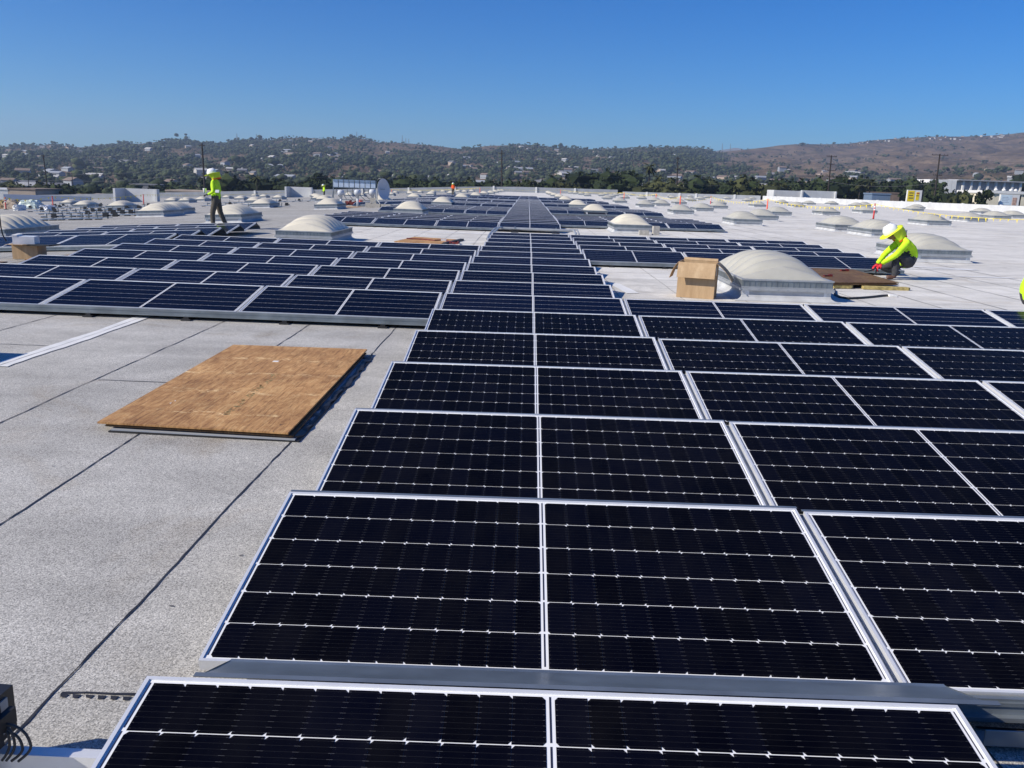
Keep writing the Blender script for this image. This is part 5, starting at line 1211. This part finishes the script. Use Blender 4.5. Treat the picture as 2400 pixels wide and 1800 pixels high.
def crouching(loc, rz, label, shirt='hivis', tool=True):
    e = empty('person', loc, (0, 0, rz), label, 'person')
    V = [(.30, 0, .36, .15, .17), (.34, 0, .53, .145, .17), (.26, 0, .68, .15, .19), (.09, 0, .775, .066, .07), (-.03, 0, .83, .088, .082), (-.095, 0, .785, .062, .058), (-.150, 0, .79, .016, .016),
         (.17, -.18, .70, .075, .075), (-.04, -.26, .47, .058, .062), (-.25, -.15, .29, .040, .042), (.17, .18, .70, .075, .075), (-.02, .26, .47, .058, .062), (-.22, .10, .27, .040, .042),
         (.27, -.11, .33, .12, .12), (.005, -.15, .475, .088, .088), (.035, -.13, .12, .062, .066), (.03, -.13, .055, .048, .048), (-.12, -.13, .042, .036, .045),
         (.27, .11, .32, .12, .12), (-.13, .17, .20, .088, .088), (.20, .14, .14, .062, .062), (.13, .14, .05, .045, .045), (.255, .14, .12, .04, .04), (.16, -.155, .41, .118, .115)]
    E_ = [(0, 1), (1, 2), (2, 3), (3, 4), (4, 5), (5, 6), (2, 7), (7, 8), (8, 9), (2, 10), (10, 11), (11, 12), (0, 13), (13, 23), (23, 14), (14, 15), (15, 16), (16, 17), (0, 18), (18, 19), (19, 20), (20, 21), (20, 22)]
    Bn = [(0, 1, SH_), (1, 2, SH_), (2, 3, SH_), (3, 4, SKN), (4, 5, SKN), (5, 6, SKN), (7, 8, SH_), (8, 9, SH_), (10, 11, SH_), (11, 12, SH_), (2, 7, SH_), (2, 10, SH_), (0, 13, PNT), (13, 23, PNT), (23, 14, PNT), (14, 15, PNT), (15, 16, BT), (16, 17, BT), (0, 18, PNT), (18, 19, PNT), (19, 20, PNT), (20, 21, BT), (20, 22, BT)]
    skin_body(V, E_, 0, Bn, [M[shirt], M['skin'], M['pants'], M['boot']], 'body', e)
    hat(e, (-.085, 0, .885), R(-38)); neck_cloth(e, (-.075, 0, .885), R(-38), .22)
    arm(e, (-.245, -.15, .285), (R(10), R(-48), R(-8)), M['redglove']); arm(e, (-.215, .10, .27), (R(-10), R(-40), R(8)), M['redglove'])
    for y in (-.032, .032): b = MB(); b.lathe([(0, -.007), (.012, 0), (0, .007)], 10, 0, Matrix.Translation((-.128, y, .835))); b.build('eye', M['black'], e, True)
    b = MB(); b.bar((-.118, -.03, .755), (-.125, .03, .755), .008, .006); b.build('mouth', M['darkred'], e)
    b = MB(); b.lathe([(0, -.02), (.022, -.012), (.022, .012), (0, .02)], 10, 0, Matrix.Translation((-.03, -.088, .82))); b.lathe([(0, -.02), (.022, -.012), (.022, .012), (0, .02)], 10, 0, Matrix.Translation((-.03, .088, .82))); b.build('ears', M['skin'], e, True)
    return e
zw = zr(8, 15.4)
pw = crouching((7.88, 15.42, zw), 0, 'crouching worker in yellow shirt and white hard hat, cutting cable at the plywood')
b = MB(); b.bar((7.52, 15.25, zw+.20), (7.42, 15.24, zw+.155), .03, .02); b.bar((7.54, 15.27, zw+.21), (7.60, 15.26, zw+.14), .02, .018); b.bar((7.42, 15.25, zw+.155), (7.32, 15.24, zw+.135), .018, .012); b.bar((7.55, 15.26, zw+.19), (7.55, 15.26, zw+.09), .018, .02)
tag(b.build('cable_cutter', M['black']), 'black cutting tool held in the crouching worker\'s red glove', 'tool')
crouching((7.60, 9.75, zr(7.6, 9.9)), R(180), 'worker in yellow shirt mostly cut off at the right edge of the photo')
def standing(loc, rz, label, shirt='hivis', pants='pantsb', stride=1.0, cloth=True, hold=True):
    e = empty('person', loc, (0, 0, rz), label, 'person'); s = stride
    V = [(.02, 0, .93, .125, .155), (.02, 0, 1.10, .115, .15), (.01, 0, 1.31, .125, .175), (-.02, 0, 1.46, .06, .065), (-.065, 0, 1.575, .085, .078), (-.12, 0, 1.53, .055, .052), (-.172, 0, 1.545, .015, .015),
         (.0, -.19, 1.38, .068, .068), (.05, -.25, 1.12, .052, .056), (-.15, -.20, 1.03, .036, .038), (.0, .19, 1.38, .068, .068), (.05, .25, 1.12, .052, .056), (-.16, .14, 1.05, .036, .038),
         (.02, -.10, .86, .105, .105), (-.07*s, -.11, .49, .078, .078), (-.06*s, -.11, .13, .058, .062), (-.05*s, -.11, .055, .046, .046), (-.05*s-.15, -.11, .04, .034, .044),
         (.02, .10, .86, .105, .105), (.09*s, .11, .50, .078, .078), (.25*s, .11, .15, .058, .062), (.25*s, .11, .06, .046, .046), (.25*s-.15, .11, .04, .034, .044)]
    E_ = [(0, 1), (1, 2), (2, 3), (3, 4), (4, 5), (5, 6), (2, 7), (7, 8), (8, 9), (2, 10), (10, 11), (11, 12), (0, 13), (13, 14), (14, 15), (15, 16), (16, 17), (0, 18), (18, 19), (19, 20), (20, 21), (21, 22)]
    Bn = [(0, 1, SH_), (1, 2, SH_), (2, 3, SH_), (3, 4, SKN), (4, 5, SKN), (5, 6, SKN), (2, 7, SH_), (7, 8, SH_), (8, 9, SH_), (2, 10, SH_), (10, 11, SH_), (11, 12, SH_), (0, 13, PNT), (13, 14, PNT), (14, 15, PNT), (15, 16, BT), (16, 17, BT), (0, 18, PNT), (18, 19, PNT), (19, 20, PNT), (20, 21, BT), (21, 22, BT)]
    skin_body(V, E_, 0, Bn, [M[shirt], M['skin'], M[pants], M['boot']], 'body', e)
    hat(e, (-.075, 0, 1.625), R(-17)); 
    if cloth: neck_cloth(e, (-.065, 0, 1.625), R(-17), .18)
    arm(e, (-.145, -.20, 1.03), (R(10), R(-5), R(-20)), M['blackm']); arm(e, (-.155, .14, 1.05), (R(-10), R(-5), R(25)), M['skin'], 'hand')
    for y in (-.03, .03): b = MB(); b.lathe([(0, -.007), (.011, 0), (0, .007)], 10, 0, Matrix.Translation((-.148, y, 1.58))); b.build('eye', M['black'], e, True)
    b = MB(); b.bar((-.168, -.025, 1.51), (-.168, .025, 1.51), .006, .008); b.build('mouth', M['darkred'], e)
    return e
Wp = ray_at(503, 470, 24.3); zw = zr(Wp.x, 24.3)
pp = standing((Wp.x+.03, 24.3, zw), 0, 'worker in yellow shirt and wide-brimmed hard hat walking behind the left panels')
b = MB(); b.box(-.012, -.13, -.04, .012, -.02, .045)
o = b.build('reflective_patch', M['reflect'], pp); o.location = (.08, -.268, 1.13); o.rotation_euler = (0, .4, math.pi/2)
b = MB(); b.lathe([(0, 0), (.04, 0), (.05, .13), (.05, .14), (0, .135)], 14); o = b.build('white_cup', M['paper'], None, True); o.location = (Wp.x-.26, 24.25, zw+1.06); tag(o, 'white object held by the walking worker at belly height', 'cup')
F1 = ray_at(759, 440, 96); standing((F1.x, 96, zr(F1.x, 96)), .5, 'tiny distant worker in yellow left of the equipment rack', stride=.5)
F2 = ray_at(1062, 440, 112); standing((F2.x, 112, zr(F2.x, 112)), 1.4, 'tiny distant worker in orange among the far domes', 'hiviso', 'wallg' if 0 else 'pantsb', .3)
# airliner, a speck in the sky
e = empty('airplane', ray_at(1574, 196, 6000), (0, 0, R(100)), 'tiny pale airplane high in the blue sky', 'airplane')
b = MB(); b.tube([(-7, 0, 0), (-6, 0, .3), (5, 0, .3), (8, 0, .8)], [.2, .9, .9, .2], 10); b.build('fuselage', M['white'], e)
b = MB(); b.prism([(0, -8), (1.6, -8), (2, 0), (1.6, 8), (0, 8), (-1.5, 0)], .1, .3); b.build('wing', M['white'], e)
b = MB(); b.add([(5, -.1, .8), (7.5, -.1, .8), (8.2, -.1, 3), (7, -.1, 3), (5, .1, .8), (7.5, .1, .8), (8.2, .1, 3), (7, .1, 3)], [(0, 1, 2, 3), (7, 6, 5, 4), (0, 4, 5, 1), (1, 5, 6, 2), (2, 6, 7, 3), (3, 7, 4, 0)]); b.build('tail_fin', M['white'], e)

# ------------------------------------------------------------------ haze
HAZE = 1.75e-4
b = MB(); b.box(-5200, -1500, -145, 5200, 5600, 262)
hz = bpy.data.materials.new('haze'); hz.use_nodes = True; nt = hz.node_tree; nt.nodes.remove(nt.nodes['Principled BSDF'])
pv = nt.nodes.new('ShaderNodeVolumePrincipled'); pv.inputs['Color'].default_value = (.60, .76, 1.0, 1); pv.inputs['Density'].default_value = HAZE; pv.inputs['Anisotropy'].default_value = .2
nt.links.new(pv.outputs[0], nt.nodes['Material Output'].inputs['Volume'])
tag(b.build('haze', hz), kind='stuff')
